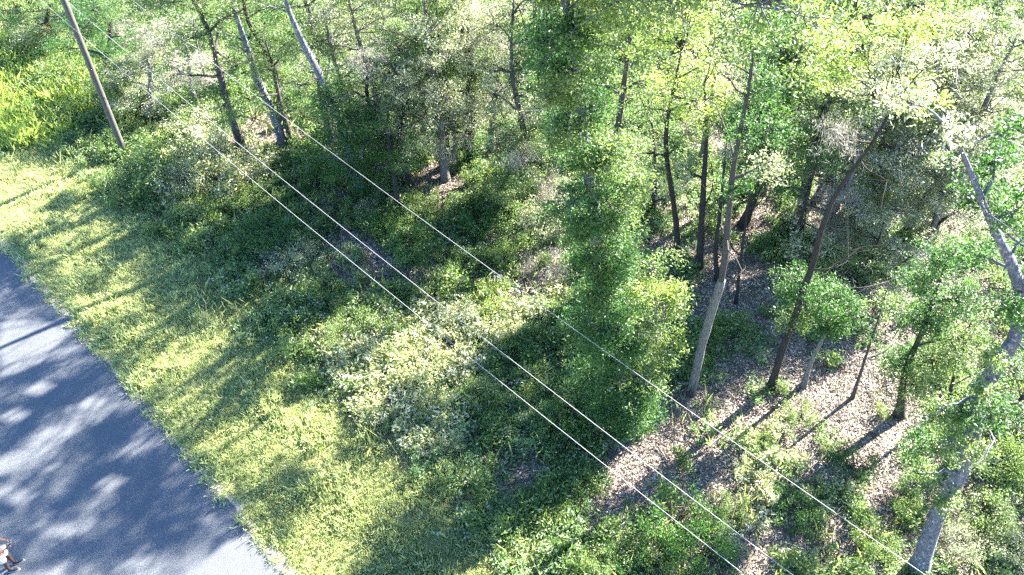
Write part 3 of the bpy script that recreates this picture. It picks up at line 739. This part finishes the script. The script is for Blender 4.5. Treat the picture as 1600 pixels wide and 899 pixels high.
hero('dead_tree', [(622, 215), (620, 150), (612, 90), (600, 40)], .09, [(620, 110, (46, 44), SI, .8), (590, 60, (46, 34), MO, .6), (650, 70, (36, 34), SI, .7)], 'bark_pale',
     'whitish grey tree with silvery sunlit leaves at the upper middle left', bare=7)

print('canopy left', [tuple(round(q, 1) for q in (c[0].x, c[0].y, c[0].z)) for c in CANOPY if not c[2]])
# ------------------------------------------------------------ kinds of wood trees, then their copies
def variant(kinds, h, w, dens, bark, bare, seed, name='oak_tree'):
    random.seed(seed)
    tr = [Vector((0, 0, 0)), Vector((random.uniform(-.3, .3), random.uniform(-.3, .3), h * .35)), Vector((random.uniform(-.5, .5), random.uniform(-.5, .5), h * .7)), Vector((random.uniform(-.7, .7), random.uniform(-.7, .7), h))]
    bl = []
    nb = 12
    for i in range(nb):
        a = i * 2.4 + random.random(); q = (i + .5) / nb
        z = h * (.24 + .78 * q); rr = w * (.75 - .5 * abs(q - .45)) * random.uniform(.5, 1)
        bl.append(((cos(a) * rr, sin(a) * rr, z), (w * .42, w * .42, w * .30), random.choice(kinds), dens))
    return build_tree(name, tr, .05 + h * .012, bl, bark, 'x', bare=bare, split=False)
V = {}
V['deep'] = variant([D], 9, 2.0, .95, 'bark_dark', 1, 1)
V['deep2'] = variant([D, D, MI], 8, 2.2, .9, 'bark_dark', 2, 2)
V['mid'] = variant([MI, MI, D], 9, 2.2, .9, 'bark', 2, 3)
V['yellow'] = variant([YE, MI], 9, 2.2, .9, 'bark', 2, 4)
V['silver'] = variant([SI], 8, 2.1, .9, 'bark_pale', 6, 5)
V['silver2'] = variant([SI, D, SI, MO], 8, 2.2, .8, 'bark', 8, 6)
V['mossy'] = variant([MO, SI], 7, 1.8, .8, 'bark_pale', 8, 7)
used = set()
def place(kind, px, py, hc, label, sc=1.0, group=None):
    """crown centre seen at px, py with its crown centre hc above the ground"""
    c = G(px, py, hc); src = V[kind]; sc *= 1.18
    k = hc / (.72 * 8.5)
    S = (sc, sc, k)
    hit = shades_sunny([(c.x + u * 1.2, c.y + v * 1.2, hc + w) for u in (-1, 0, 1) for v in (-1, 0, 1) for w in (-1, 0, 1)]).mean()
    loc = Vector((c.x, c.y, 0)); rz = random.uniform(0, 6.28)
    if kind not in used:
        used.add(kind); t_ = src; src.location = loc; src.rotation_euler = (0, 0, rz); src.scale = S; src['label'] = label
        if group: src['group'] = group
    else: t_ = copy_tree(src, loc, rz, S, label, group)
    if hit > .08:
        mt = Matrix.Rotation(rz, 3, 'Z') @ Matrix.Diagonal(Vector(S))
        for ch in t_.children:
            if 'leafdata' in ch:
                v, f, t = open_gaps(*LEAFDATA[ch['leafdata']], mt, loc, .2)
                ch.data = mesh_np('crown', v, f, ch.data.materials[0], t)
    return t_
WOOD = [
 ('mid', 330, 60, 5.5, 'loose mid green crown between the mossy bare tree and the grey leaning trunk, upper left', 1.0),
 ('deep2', 150, 35, 4.0, 'green leafy tree behind the utility pole where the pole leaves the picture', .9),
 ('silver', 215, 110, 2.2, 'pale sunlit grey green tree just right of the upper part of the utility pole', .8),
 ('mossy', 275, 60, 3.4, 'grey moss covered tree glaring white in the sun near the top left wires', .9),
 ('deep', 400, 30, 5.2, 'dark green tree filling the gap between the two grey leaning trunks at the top', .9),
 ('mid', 430, 110, 3.6, 'small green tree low between the two grey leaning trunks', .7),
 ('silver', 575, 25, 6.0, 'silvery crown touching the top edge right of the second grey trunk', .9),
 ('silver2', 620, 130, 4.8, 'pale grey twiggy crown right of the deep green leafy column', .85),
 ('deep2', 690, 15, 6.0, 'green crown at the top edge above the dark straight trunked tree', .9),
 ('mossy', 760, 40, 6.0, 'silvery grey mossy crown at the top edge left of the vine covered tree', 1.0),
 ('mid', 650, 70, 4.6, 'olive green crown between the silvery crowns at upper middle', .8),
 ('deep', 610, 235, 3.0, 'low dark tree crown right of the deep green leafy column foot', .7),
 ('silver', 1145, 20, 7.0, 'greyish crown at the top edge right of the yellow green crown', .9),
 ('deep', 1230, 60, 7.0, 'dark green crown at the top edge left of the broad pale crown', 1.0),
 ('deep2', 1215, 150, 6.0, 'dark grey green crown directly left of the broad pale yellow crown', .9),
 ('yellow', 1440, 45, 8.0, 'sunlit yellow crown at the top edge right of centre of the broad pale crown', 1.1),
 ('silver2', 1530, 60, 7.0, 'brownish grey crown in the upper right corner', 1.0),
 ('silver', 1570, 120, 6.5, 'pale crown touching the right edge below the upper right corner', .9),
 ('silver', 1480, 150, 6.0, 'pale sunlit crown under the upper right corner left of the deep green right edge leaves', .9),
 ('mossy', 1540, 200, 5.0, 'grey mossy crown with white twigs above the right edge green foliage', .8),
 ('deep', 1330, 150, 5.0, 'green shaded crown low inside the broad pale yellow crown', .8),
 ('mid', 1270, 20, 8.0, 'mid green crown top at the upper edge right of the dark crown', .8),
 ('silver2', 1500, 10, 8.0, 'hazy grey crown at the very top right of the picture', .9),
 ('deep2', 60, -10, 3.0, 'dark green tree at the top left corner behind the tall grass', .9),
 ('mossy', 700, 175, 3.0, 'low grey brush tree half hidden behind the dark straight trunk', .6),
 ('deep', 1580, 620, 2.4, 'low green tree behind the thick leaning trunk at the right edge', .6),
 ('deep2', 800, 225, 3.2, 'low dark leafy tree in shade left of the short dark trunk', .7),
 ('yellow', 970, 45, 8.0, 'yellow green crown at the top edge between the vine covered tree and brightest crown', .8),
 ('silver', 1350, 330, 2.6, 'low grey green tree in front of the three leaning trunks', .6),
 ('mid', 480, 20, 6.0, 'mid green crown at the top edge between the second grey trunk and silvery crown', 1.0),
 ('silver', 530, 60, 5.0, 'pale grey green crown behind the second grey leaning trunk', .9),
 ('yellow', 720, 60, 5.5, 'yellowish green crown behind the dark straight trunked tree', .8),
 ('silver', 680, 60, 6.5, 'pale silvery crown above the thin dark shaded trunk', .9),
 ('deep', 590, 160, 4.0, 'dark green crown behind the pale twiggy crown, right of the leafy column', .9),
 ('silver2', 810, 90, 6.5, 'grey twiggy crown directly left of the upper vine covered trunk', .9),
 ('mossy', 1340, 240, 5.0, 'mossy grey crown in the fork of the tall leaning tree', .9),
 ('silver', 1420, 130, 7.0, 'whitish sunlit crown right of the fork of the tall leaning tree', 1.0),
 ('yellow', 1350, 50, 8.5, 'bright yellow white crown at the top of the broad pale canopy', 1.1),
 ('silver', 1500, 280, 3.5, 'grey sunlit crown above the thin strongly leaning trunk', .8),
 ('silver', 1400, 260, 4.0, 'grey green crown between the stout trunk and the middle leaning trunk', .8),
 ('deep', 870, 10, 8.0, 'deep green crown at the top edge meeting the vine covered tree', .9),
 ('silver2', 1410, 420, 2.0, 'small pale grey tree above the brown needle clearing at right', .5),
]
for a in WOOD: place(*a)
# the wood goes on past the picture: its trees throw the long shadows
G_BACK = 'trees of the wood beyond the picture edges'
random.seed(5)
lab = 'tree of the same oak wood standing beyond the edge of the picture'
ks = ['deep', 'deep2', 'mid', 'silver', 'silver2', 'yellow']
for i in range(70):
    for t in range(50):
        x = random.uniform(-45, 60); y = random.uniform(6, 85)
        px_, py_ = pix(x, y, 4.0)
        if shades_sunny([(x + u * 1.2, y + v * 1.2, z) for u in (-1, 0, 1) for v in (-1, 0, 1) for z in (3, 5, 7, 9)]).mean() > .06: continue
        if road_d(x, y) < 7 or (-60 < px_ < 1680 and py_ > -45): continue
        break
    else: continue
    src = V[random.choice(ks)]; s = random.uniform(.8, 1.1)
    copy_tree(src, Vector((x, y, 0)), random.uniform(0, 6.28), (s, s, random.uniform(.9, 1.3)), lab, G_BACK)

# ------------------------------------------------------------ shrubs
def shrub_mesh(kind, r, h, seed, n=1.0):
    global rng
    rng = np.random.default_rng(seed); random.seed(seed)
    B = Tubes(); cl = []
    for i in range(int(16 * n) + 6):
        a = random.uniform(0, 6.28); q = random.uniform(.2, 1) ** .6; z = h * random.uniform(.35, 1) * (1 - .45 * q * q)
        c = Vector((cos(a) * r * q, sin(a) * r * q, z)); cl.append(c)
        B.add(curve_pts((random.gauss(0, .06), random.gauss(0, .06), 0), c, 5, .08, .1), [.022, .018, .013, .009, .005], 4)
        for j in range(4): cl.append(c * random.uniform(.75, 1.12) + Vector((random.gauss(0, .14), random.gauss(0, .14), random.gauss(0, .12))))
    cl = [c for c in cl if c.z > .08]
    L_, W_, up, fl, hg = LEAF.get(kind, (.12, .052, .9, .7, 0))
    v, f, t = leaves([tuple(c) for c in cl], .2, int(26), L_ * .95, W_, up, fl, hg)
    v[:, 2] = np.maximum(v[:, 2], .02)
    return B.mesh('stems', M['bark_pale' if kind in (SI, 'leaf_pale_weed', 'moss') else 'bark']), mesh_np('foliage', v, f, M[kind], t)
SV = {}
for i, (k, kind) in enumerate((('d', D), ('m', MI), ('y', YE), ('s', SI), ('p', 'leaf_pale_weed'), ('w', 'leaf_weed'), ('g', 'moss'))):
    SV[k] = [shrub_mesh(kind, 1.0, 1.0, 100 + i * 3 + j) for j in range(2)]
def shrub(k, px, py, rpx, h, label, name='shrub', cat='shrub', group=None):
    c = G(px, py, h * .4); c.z = 0; dd = depth(c); r = rpx * dd / FPX
    e = empty(name, c); e.rotation_euler = (0, 0, random.uniform(0, 6.28)); e.scale = (r, r, h)
    tag(e, label, cat, group)
    s, f = random.choice(SV[k])
    obj('stems', s, e); obj('foliage', f, e)
    return e
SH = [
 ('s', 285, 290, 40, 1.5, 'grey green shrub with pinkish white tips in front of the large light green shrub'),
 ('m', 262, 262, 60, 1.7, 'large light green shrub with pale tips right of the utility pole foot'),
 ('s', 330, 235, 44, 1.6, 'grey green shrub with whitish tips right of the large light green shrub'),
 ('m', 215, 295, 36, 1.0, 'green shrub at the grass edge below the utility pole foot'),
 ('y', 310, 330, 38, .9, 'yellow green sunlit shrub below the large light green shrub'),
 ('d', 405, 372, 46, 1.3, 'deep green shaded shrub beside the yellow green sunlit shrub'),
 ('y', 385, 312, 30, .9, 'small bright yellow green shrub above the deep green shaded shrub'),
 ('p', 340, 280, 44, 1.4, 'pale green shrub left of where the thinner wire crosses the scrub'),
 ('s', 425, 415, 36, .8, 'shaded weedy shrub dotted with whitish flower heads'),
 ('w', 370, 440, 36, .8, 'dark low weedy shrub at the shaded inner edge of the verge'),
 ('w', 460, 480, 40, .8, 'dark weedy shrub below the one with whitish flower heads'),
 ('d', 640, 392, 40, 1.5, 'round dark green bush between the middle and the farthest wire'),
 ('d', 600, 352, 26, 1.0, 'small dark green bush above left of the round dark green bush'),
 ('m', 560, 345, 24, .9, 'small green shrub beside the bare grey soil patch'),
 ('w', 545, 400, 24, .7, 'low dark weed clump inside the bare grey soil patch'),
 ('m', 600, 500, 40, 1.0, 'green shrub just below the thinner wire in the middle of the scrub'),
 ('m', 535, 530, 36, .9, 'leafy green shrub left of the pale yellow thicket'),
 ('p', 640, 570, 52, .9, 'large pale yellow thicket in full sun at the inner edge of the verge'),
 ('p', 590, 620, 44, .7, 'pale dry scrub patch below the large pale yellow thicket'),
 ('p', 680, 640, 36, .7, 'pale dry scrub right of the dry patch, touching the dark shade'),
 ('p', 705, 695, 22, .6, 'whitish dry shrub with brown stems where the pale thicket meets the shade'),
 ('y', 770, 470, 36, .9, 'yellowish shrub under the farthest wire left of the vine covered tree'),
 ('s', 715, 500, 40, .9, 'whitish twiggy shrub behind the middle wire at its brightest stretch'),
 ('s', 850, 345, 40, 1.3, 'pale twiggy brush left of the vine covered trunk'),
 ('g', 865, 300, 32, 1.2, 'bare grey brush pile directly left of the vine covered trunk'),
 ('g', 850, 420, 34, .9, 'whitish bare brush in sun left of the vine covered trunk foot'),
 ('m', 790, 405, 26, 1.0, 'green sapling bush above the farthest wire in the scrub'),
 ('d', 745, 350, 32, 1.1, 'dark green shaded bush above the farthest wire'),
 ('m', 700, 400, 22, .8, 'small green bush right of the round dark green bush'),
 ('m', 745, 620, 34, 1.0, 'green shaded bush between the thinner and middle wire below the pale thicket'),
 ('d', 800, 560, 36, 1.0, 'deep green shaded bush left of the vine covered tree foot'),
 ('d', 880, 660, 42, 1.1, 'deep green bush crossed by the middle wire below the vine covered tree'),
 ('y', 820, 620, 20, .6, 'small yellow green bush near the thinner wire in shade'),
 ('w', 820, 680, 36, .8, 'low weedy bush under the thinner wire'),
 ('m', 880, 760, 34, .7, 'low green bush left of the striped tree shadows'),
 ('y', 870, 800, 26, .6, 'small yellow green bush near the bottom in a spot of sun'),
 ('d', 1050, 815, 56, 1.6, 'large round leafy green bush at the bottom between the wires'),  # deep leaf colour stands in for the shade on this bush
 ('d', 1105, 855, 44, 1.3, 'leafy green bush lower right part of the bottom thicket'),  # shade on the bush given by the darker leaf kind
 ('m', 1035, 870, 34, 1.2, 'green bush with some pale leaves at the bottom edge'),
 ('d', 985, 870, 34, .9, 'shaded green bush left of the large round bottom bush'),  # darker leaf kind in place of the shade falling here
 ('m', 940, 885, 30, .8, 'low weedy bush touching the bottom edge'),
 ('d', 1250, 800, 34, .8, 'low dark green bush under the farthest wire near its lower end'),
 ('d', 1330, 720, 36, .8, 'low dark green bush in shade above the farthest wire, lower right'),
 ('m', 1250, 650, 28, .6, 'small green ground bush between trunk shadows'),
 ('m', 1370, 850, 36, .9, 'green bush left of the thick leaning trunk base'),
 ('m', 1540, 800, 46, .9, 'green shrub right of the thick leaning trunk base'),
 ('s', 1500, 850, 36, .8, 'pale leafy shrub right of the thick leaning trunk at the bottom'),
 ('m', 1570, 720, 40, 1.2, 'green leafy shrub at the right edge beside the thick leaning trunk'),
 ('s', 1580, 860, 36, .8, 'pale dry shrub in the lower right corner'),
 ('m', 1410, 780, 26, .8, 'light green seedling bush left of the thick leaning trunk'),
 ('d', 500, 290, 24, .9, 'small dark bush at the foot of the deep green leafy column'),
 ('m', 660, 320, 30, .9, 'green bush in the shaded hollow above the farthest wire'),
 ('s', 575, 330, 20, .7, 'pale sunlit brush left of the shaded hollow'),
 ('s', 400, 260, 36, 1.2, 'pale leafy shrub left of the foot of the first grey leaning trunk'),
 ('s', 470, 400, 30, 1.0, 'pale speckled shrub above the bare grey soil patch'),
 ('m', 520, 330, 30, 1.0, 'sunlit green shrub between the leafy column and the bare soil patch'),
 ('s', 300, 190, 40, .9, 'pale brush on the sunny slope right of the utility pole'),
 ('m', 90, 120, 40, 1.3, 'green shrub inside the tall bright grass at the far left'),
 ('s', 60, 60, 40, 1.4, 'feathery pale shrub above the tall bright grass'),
 ('m', 160, 150, 36, 1.3, 'green shrub between the tall grass and the utility pole'),
 ('m', 1190, 690, 18, .5, 'tiny green plant between two dark trunk shadows'),
 ('m', 1150, 800, 30, .6, 'thin green patch of shrub on the bright litter near the bottom'),
 ('m', 780, 320, 32, 1.1, 'mid green bush in the shade left of the pale twiggy brush'),
 ('p', 800, 530, 30, .7, 'pale yellow sunny bush under the farthest wire where it passes the thicket'),
]
for a in SH: shrub(*a)
# bright fern-like plants in the shade near the bottom
def fern(px, py, sz, label):
    c = G(px, py); e = empty('fern', c); tag(e, label, 'fern')
    for i in range(9):
        a = i * .7 + random.uniform(-.2, .2); V_ = []; F_ = []
        L = sz * random.uniform(.7, 1.1)
        for j in range(12):
            q = (j + 1) / 12; r_ = L * q; z = L * .7 * sin(q * 2.2) ; w = L * .26 * (1 - q) ** .6 + .01
            for s in (-1, 1):
                b = len(V_); x = cos(a) * r_; y = sin(a) * r_; nx, ny = -sin(a) * s, cos(a) * s
                V_ += [(x, y, z), (x + nx * w * .5 + cos(a) * .03, y + ny * w * .5 + sin(a) * .03, z + .01), (x + nx * w + cos(a) * .05, y + ny * w + sin(a) * .05, z - .02), (x + nx * w * .5 - cos(a) * .02, y + ny * w * .5 - sin(a) * .02, z)]
                F_.append((b, b + 1, b + 2, b + 3))
        obj('frond', mesh_np('frond', V_, F_, M['leaf_mid'], rng.uniform(.3, .8, len(F_))), e)
fern(750, 805, .75, 'bright green fern in the shade near the bottom, larger of two')
fern(700, 765, .55, 'smaller bright green fern left above the larger fern')

# fallen sticks one can pick out
def stick(pts, r, label, z=.06):
    w = [G(x, y, z + .05 * i) for i, (x, y) in enumerate(pts)]
    b = w[0]; T = Tubes(); T.add(smooth_path([p - b for p in w], 3), [r * (1 - .6 * i / (len(w) * 3 - 3)) for i in range(len(w) * 3 - 2)], 6, .1)
    o = obj('fallen_branch', T.mesh('fallen_branch', M['bark_pale']), None, b); tag(o, label, 'branch'); return o
stick([(1298, 895), (1300, 850), (1306, 812)], .03, 'pale upright dead branch in shade just left below the farthest wire')
stick([(1042, 720), (1030, 700), (1022, 694)], .035, 'short pale stick lying between the striped tree shadows')
stick([(1165, 745), (1200, 690), (1240, 630)], .03, 'long thin stick standing in for a trunk shadow on the sunlit litter')  # added where a tree's shadow streak falls, in place of the shadow
stick([(1105, 700), (1140, 672), (1180, 655)], .03, 'pale fallen branch across the striped shadows below the pale forked tree')
stick([(1260, 735), (1300, 700), (1322, 660)], .03, 'pale fallen branch on the litter right of the small tree foot')
stick([(1350, 560), (1385, 545), (1415, 500)], .035, 'fallen branch on the brown litter clearing at right')
stick([(1200, 470), (1170, 500), (1140, 540)], .035, 'fallen branch on the white sunlit litter right of the pale forked tree')
stick([(1560, 845), (1590, 830), (1620, 825)], .03, 'pale bare branch lying in the lower right corner')

# ------------------------------------------------------------ the person on the road
def skin_obj(name, nodes, edges, mat, parent, sub=2):
    """nodes: {key: ((x,y,z), radius)}"""
    keys = list(nodes); idx = {k: i for i, k in enumerate(keys)}
    me = bpy.data.meshes.new(name)
    me.from_pydata([nodes[k][0] for k in keys], [(idx[a], idx[b]) for a, b in edges], [])
    o = obj(name, me, parent)
    me.materials.append(mat)
    sk = o.modifiers.new('skin', 'SKIN'); sk.use_smooth_shade = True
    for i, k in enumerate(keys):
        r = nodes[k][1]; me.skin_vertices[0].data[i].radius = (r, r) if not isinstance(r, tuple) else r
    me.skin_vertices[0].data[0].use_root = True
    sb = o.modifiers.new('subd', 'SUBSURF'); sb.levels = sub; sb.render_levels = sub
    return o
pr = empty('person', G(21, 887)); tag(pr, 'person in white shirt and white shorts standing on the road holding a controller', 'person')
pr.location.z = .024
pr.rotation_euler = (0, 0, R(18))          # local +X is where the person faces
nodes = {'pelvis': ((-.05, 0, .95), (.15, .12)), 'waist': ((-.04, 0, 1.10), (.14, .11)), 'chest': ((.0, 0, 1.30), (.17, .12)), 'neck': ((.06, 0, 1.48), .06), 'jaw': ((.10, 0, 1.56), .07), 'head': ((.11, 0, 1.65), (.095, .08)), 'crown': ((.10, 0, 1.73), .07), 'nose': ((.215, 0, 1.625), .014)}
edges = [('pelvis', 'waist'), ('waist', 'chest'), ('chest', 'neck'), ('neck', 'jaw'), ('jaw', 'head'), ('head', 'crown'), ('head', 'nose')]
for s, t in ((1, 'l'), (-1, 'r')):
    fx = .07 if s > 0 else -.03
    nodes.update({t + 'hip': ((-.04, s * .10, .88), .095), t + 'knee': ((.02 + fx * .5, s * .10, .50), .06), t + 'calf': ((-.02 + fx * .8, s * .10, .34), .058), t + 'ank': ((-.02 + fx, s * .10, .09), .04), t + 'toe': ((.13 + fx, s * .115, .04), .035)})
    edges += [('pelvis', t + 'hip'), (t + 'hip', t + 'knee'), (t + 'knee', t + 'calf'), (t + 'calf', t + 'ank'), (t + 'ank', t + 'toe')]
    nodes.update({t + 'sho': ((.01, s * .19, 1.40), .06), t + 'elb': ((.06, s * .25, 1.13), .043), t + 'wri': ((.28, s * .13, 1.15), .028), t + 'palm': ((.34, s * .10, 1.17), (.034, .018))})
    edges += [('chest', t + 'sho'), (t + 'sho', t + 'elb'), (t + 'elb', t + 'wri'), (t + 'wri', t + 'palm')]
    for q in range(4):
        dz = -.028 + .017 * q; ln = (.026, .032, .034, .028)[q]
        nodes[t + 'f%da' % q] = ((.365, s * (.10 - .004 * q), 1.17 + dz), .009)
        nodes[t + 'f%db' % q] = ((.365 + ln, s * .085, 1.165 + dz), .0056)
        nodes[t + 'f%dc' % q] = ((.372 + ln, s * .06, 1.16 + dz), .00565)
        edges += [(t + 'palm', t + 'f%da' % q), (t + 'f%da' % q, t + 'f%db' % q), (t + 'f%db' % q, t + 'f%dc' % q)]
    nodes[t + 'tha'] = ((.32, s * .085, 1.20), .010); nodes[t + 'thb'] = ((.345, s * .065, 1.215), .009)
    edges += [(t + 'palm', t + 'tha'), (t + 'tha', t + 'thb')]
skin_obj('body', nodes, edges, M['skin'], pr)
# shirt, shorts, cap, hair, shoes
nd = {'a': ((-.05, 0, .93), (.19, .15)), 'b': ((-.04, 0, 1.12), (.175, .145)), 'c': ((.0, 0, 1.32), (.20, .15)), 'd': ((.03, 0, 1.44), (.11, .09)),
      'ls': ((.01, .19, 1.39), .085), 'le': ((.05, .25, 1.20), .075), 'rs': ((.01, -.19, 1.39), .085), 're': ((.05, -.25, 1.20), .075)}
skin_obj('shirt', nd, [('a', 'b'), ('b', 'c'), ('c', 'd'), ('c', 'ls'), ('ls', 'le'), ('c', 'rs'), ('rs', 're')], M['white_cloth'], pr)
nd = {'p': ((-.05, 0, .95), (.18, .14)), 'lh': ((-.03, .11, .82), .125), 'lk': ((.03, .105, .53), .105), 'rh': ((-.04, -.11, .82), .125), 'rk': ((.0, -.105, .53), .105)}
skin_obj('shorts', nd, [('p', 'lh'), ('lh', 'lk'), ('p', 'rh'), ('rh', 'rk')], M['white_cloth'], pr)
nd = {'a': ((.08, 0, 1.70), (.105, .10)), 'b': ((.08, 0, 1.78), (.075, .07)), 'c': ((.19, 0, 1.715), (.075, .012)), 'd': ((.26, 0, 1.70), (.06, .009))}
skin_obj('cap', nd, [('a', 'b'), ('a', 'c'), ('c', 'd')], M['cap_cloth'], pr)
skin_obj('hair', {'a': ((.03, 0, 1.62), (.085, .06)), 'b': ((.02, 0, 1.70), (.09, .07))}, [('a', 'b')], M['hair'], pr)
for s in (1, -1):
    fx = .07 if s > 0 else -.03
    sh = skin_obj('shoe', {'a': ((-.08 + fx, s * .095, .05), .045), 'b': ((.02 + fx, s * .10, .055), .05), 'c': ((.12 + fx, s * .112, .045), .045), 'd': ((.20 + fx, s * .12, .038), .03), 'e': ((-.03 + fx, s * .10, .11), .048)},
                  [('b', 'a'), ('b', 'c'), ('c', 'd'), ('b', 'e')], M['navy_shoe'], pr)
    v = []; f = []
    N = 16
    for k in range(N):
        an = 2 * pi * k / N; x = .065 + cos(an) * .185; y = sin(an) * .055 * (1 + .15 * cos(an))
        v += [(x + fx - .01, s * .102 + y + .08 * s * x, 0.0), (x + fx - .01, s * .102 + y + .08 * s * x, .03)]
    f = [(2 * k, (2 * k + 2) % (2 * N), (2 * k + 3) % (2 * N), 2 * k + 1) for k in range(N)] + [tuple(range(1, 2 * N, 2)), tuple(range(2 * N - 2, -1, -2))]
    me = bpy.data.meshes.new('sole'); me.from_pydata(v, [], f); me.materials.append(M['shoe_sole']); obj('sole', me, sh)
import bmesh
def box(name, sx, sy, sz, mat, bev=.008):
    bm = bmesh.new(); bmesh.ops.create_cube(bm, size=1); bmesh.ops.scale(bm, vec=(sx, sy, sz), verts=bm.verts)
    bmesh.ops.bevel(bm, geom=bm.edges[:], offset=bev, segments=2, affect='EDGES')
    me = bpy.data.meshes.new(name); bm.to_mesh(me); bm.free(); me.materials.append(mat); return me
loc = Matrix.Translation(pr.location) @ Matrix.Rotation(R(18), 4, 'Z') @ Vector((.385, 0, 1.185))
ct = empty('remote_controller', loc); ct.rotation_euler = (0, R(-25), R(18)); tag(ct, 'black handheld remote controller held by the person at the left edge', 'controller')
obj('case', box('case', .10, .13, .035, M['black_plastic']), ct)
o = obj('screen', box('screen', .085, .15, .010, M['screen'], .003), ct); o.location = (.075, 0, .03); o.rotation_euler = (0, R(-30), 0)
for s in (1, -1):
    T = Tubes(); T.add([(0, 0, .015), (0, 0, .035), (0, 0, .04)], [.005, .005, .008], 8); o = obj('control_stick', T.mesh('control_stick', M['steel']), ct); o.location = (0, s * .04, 0)
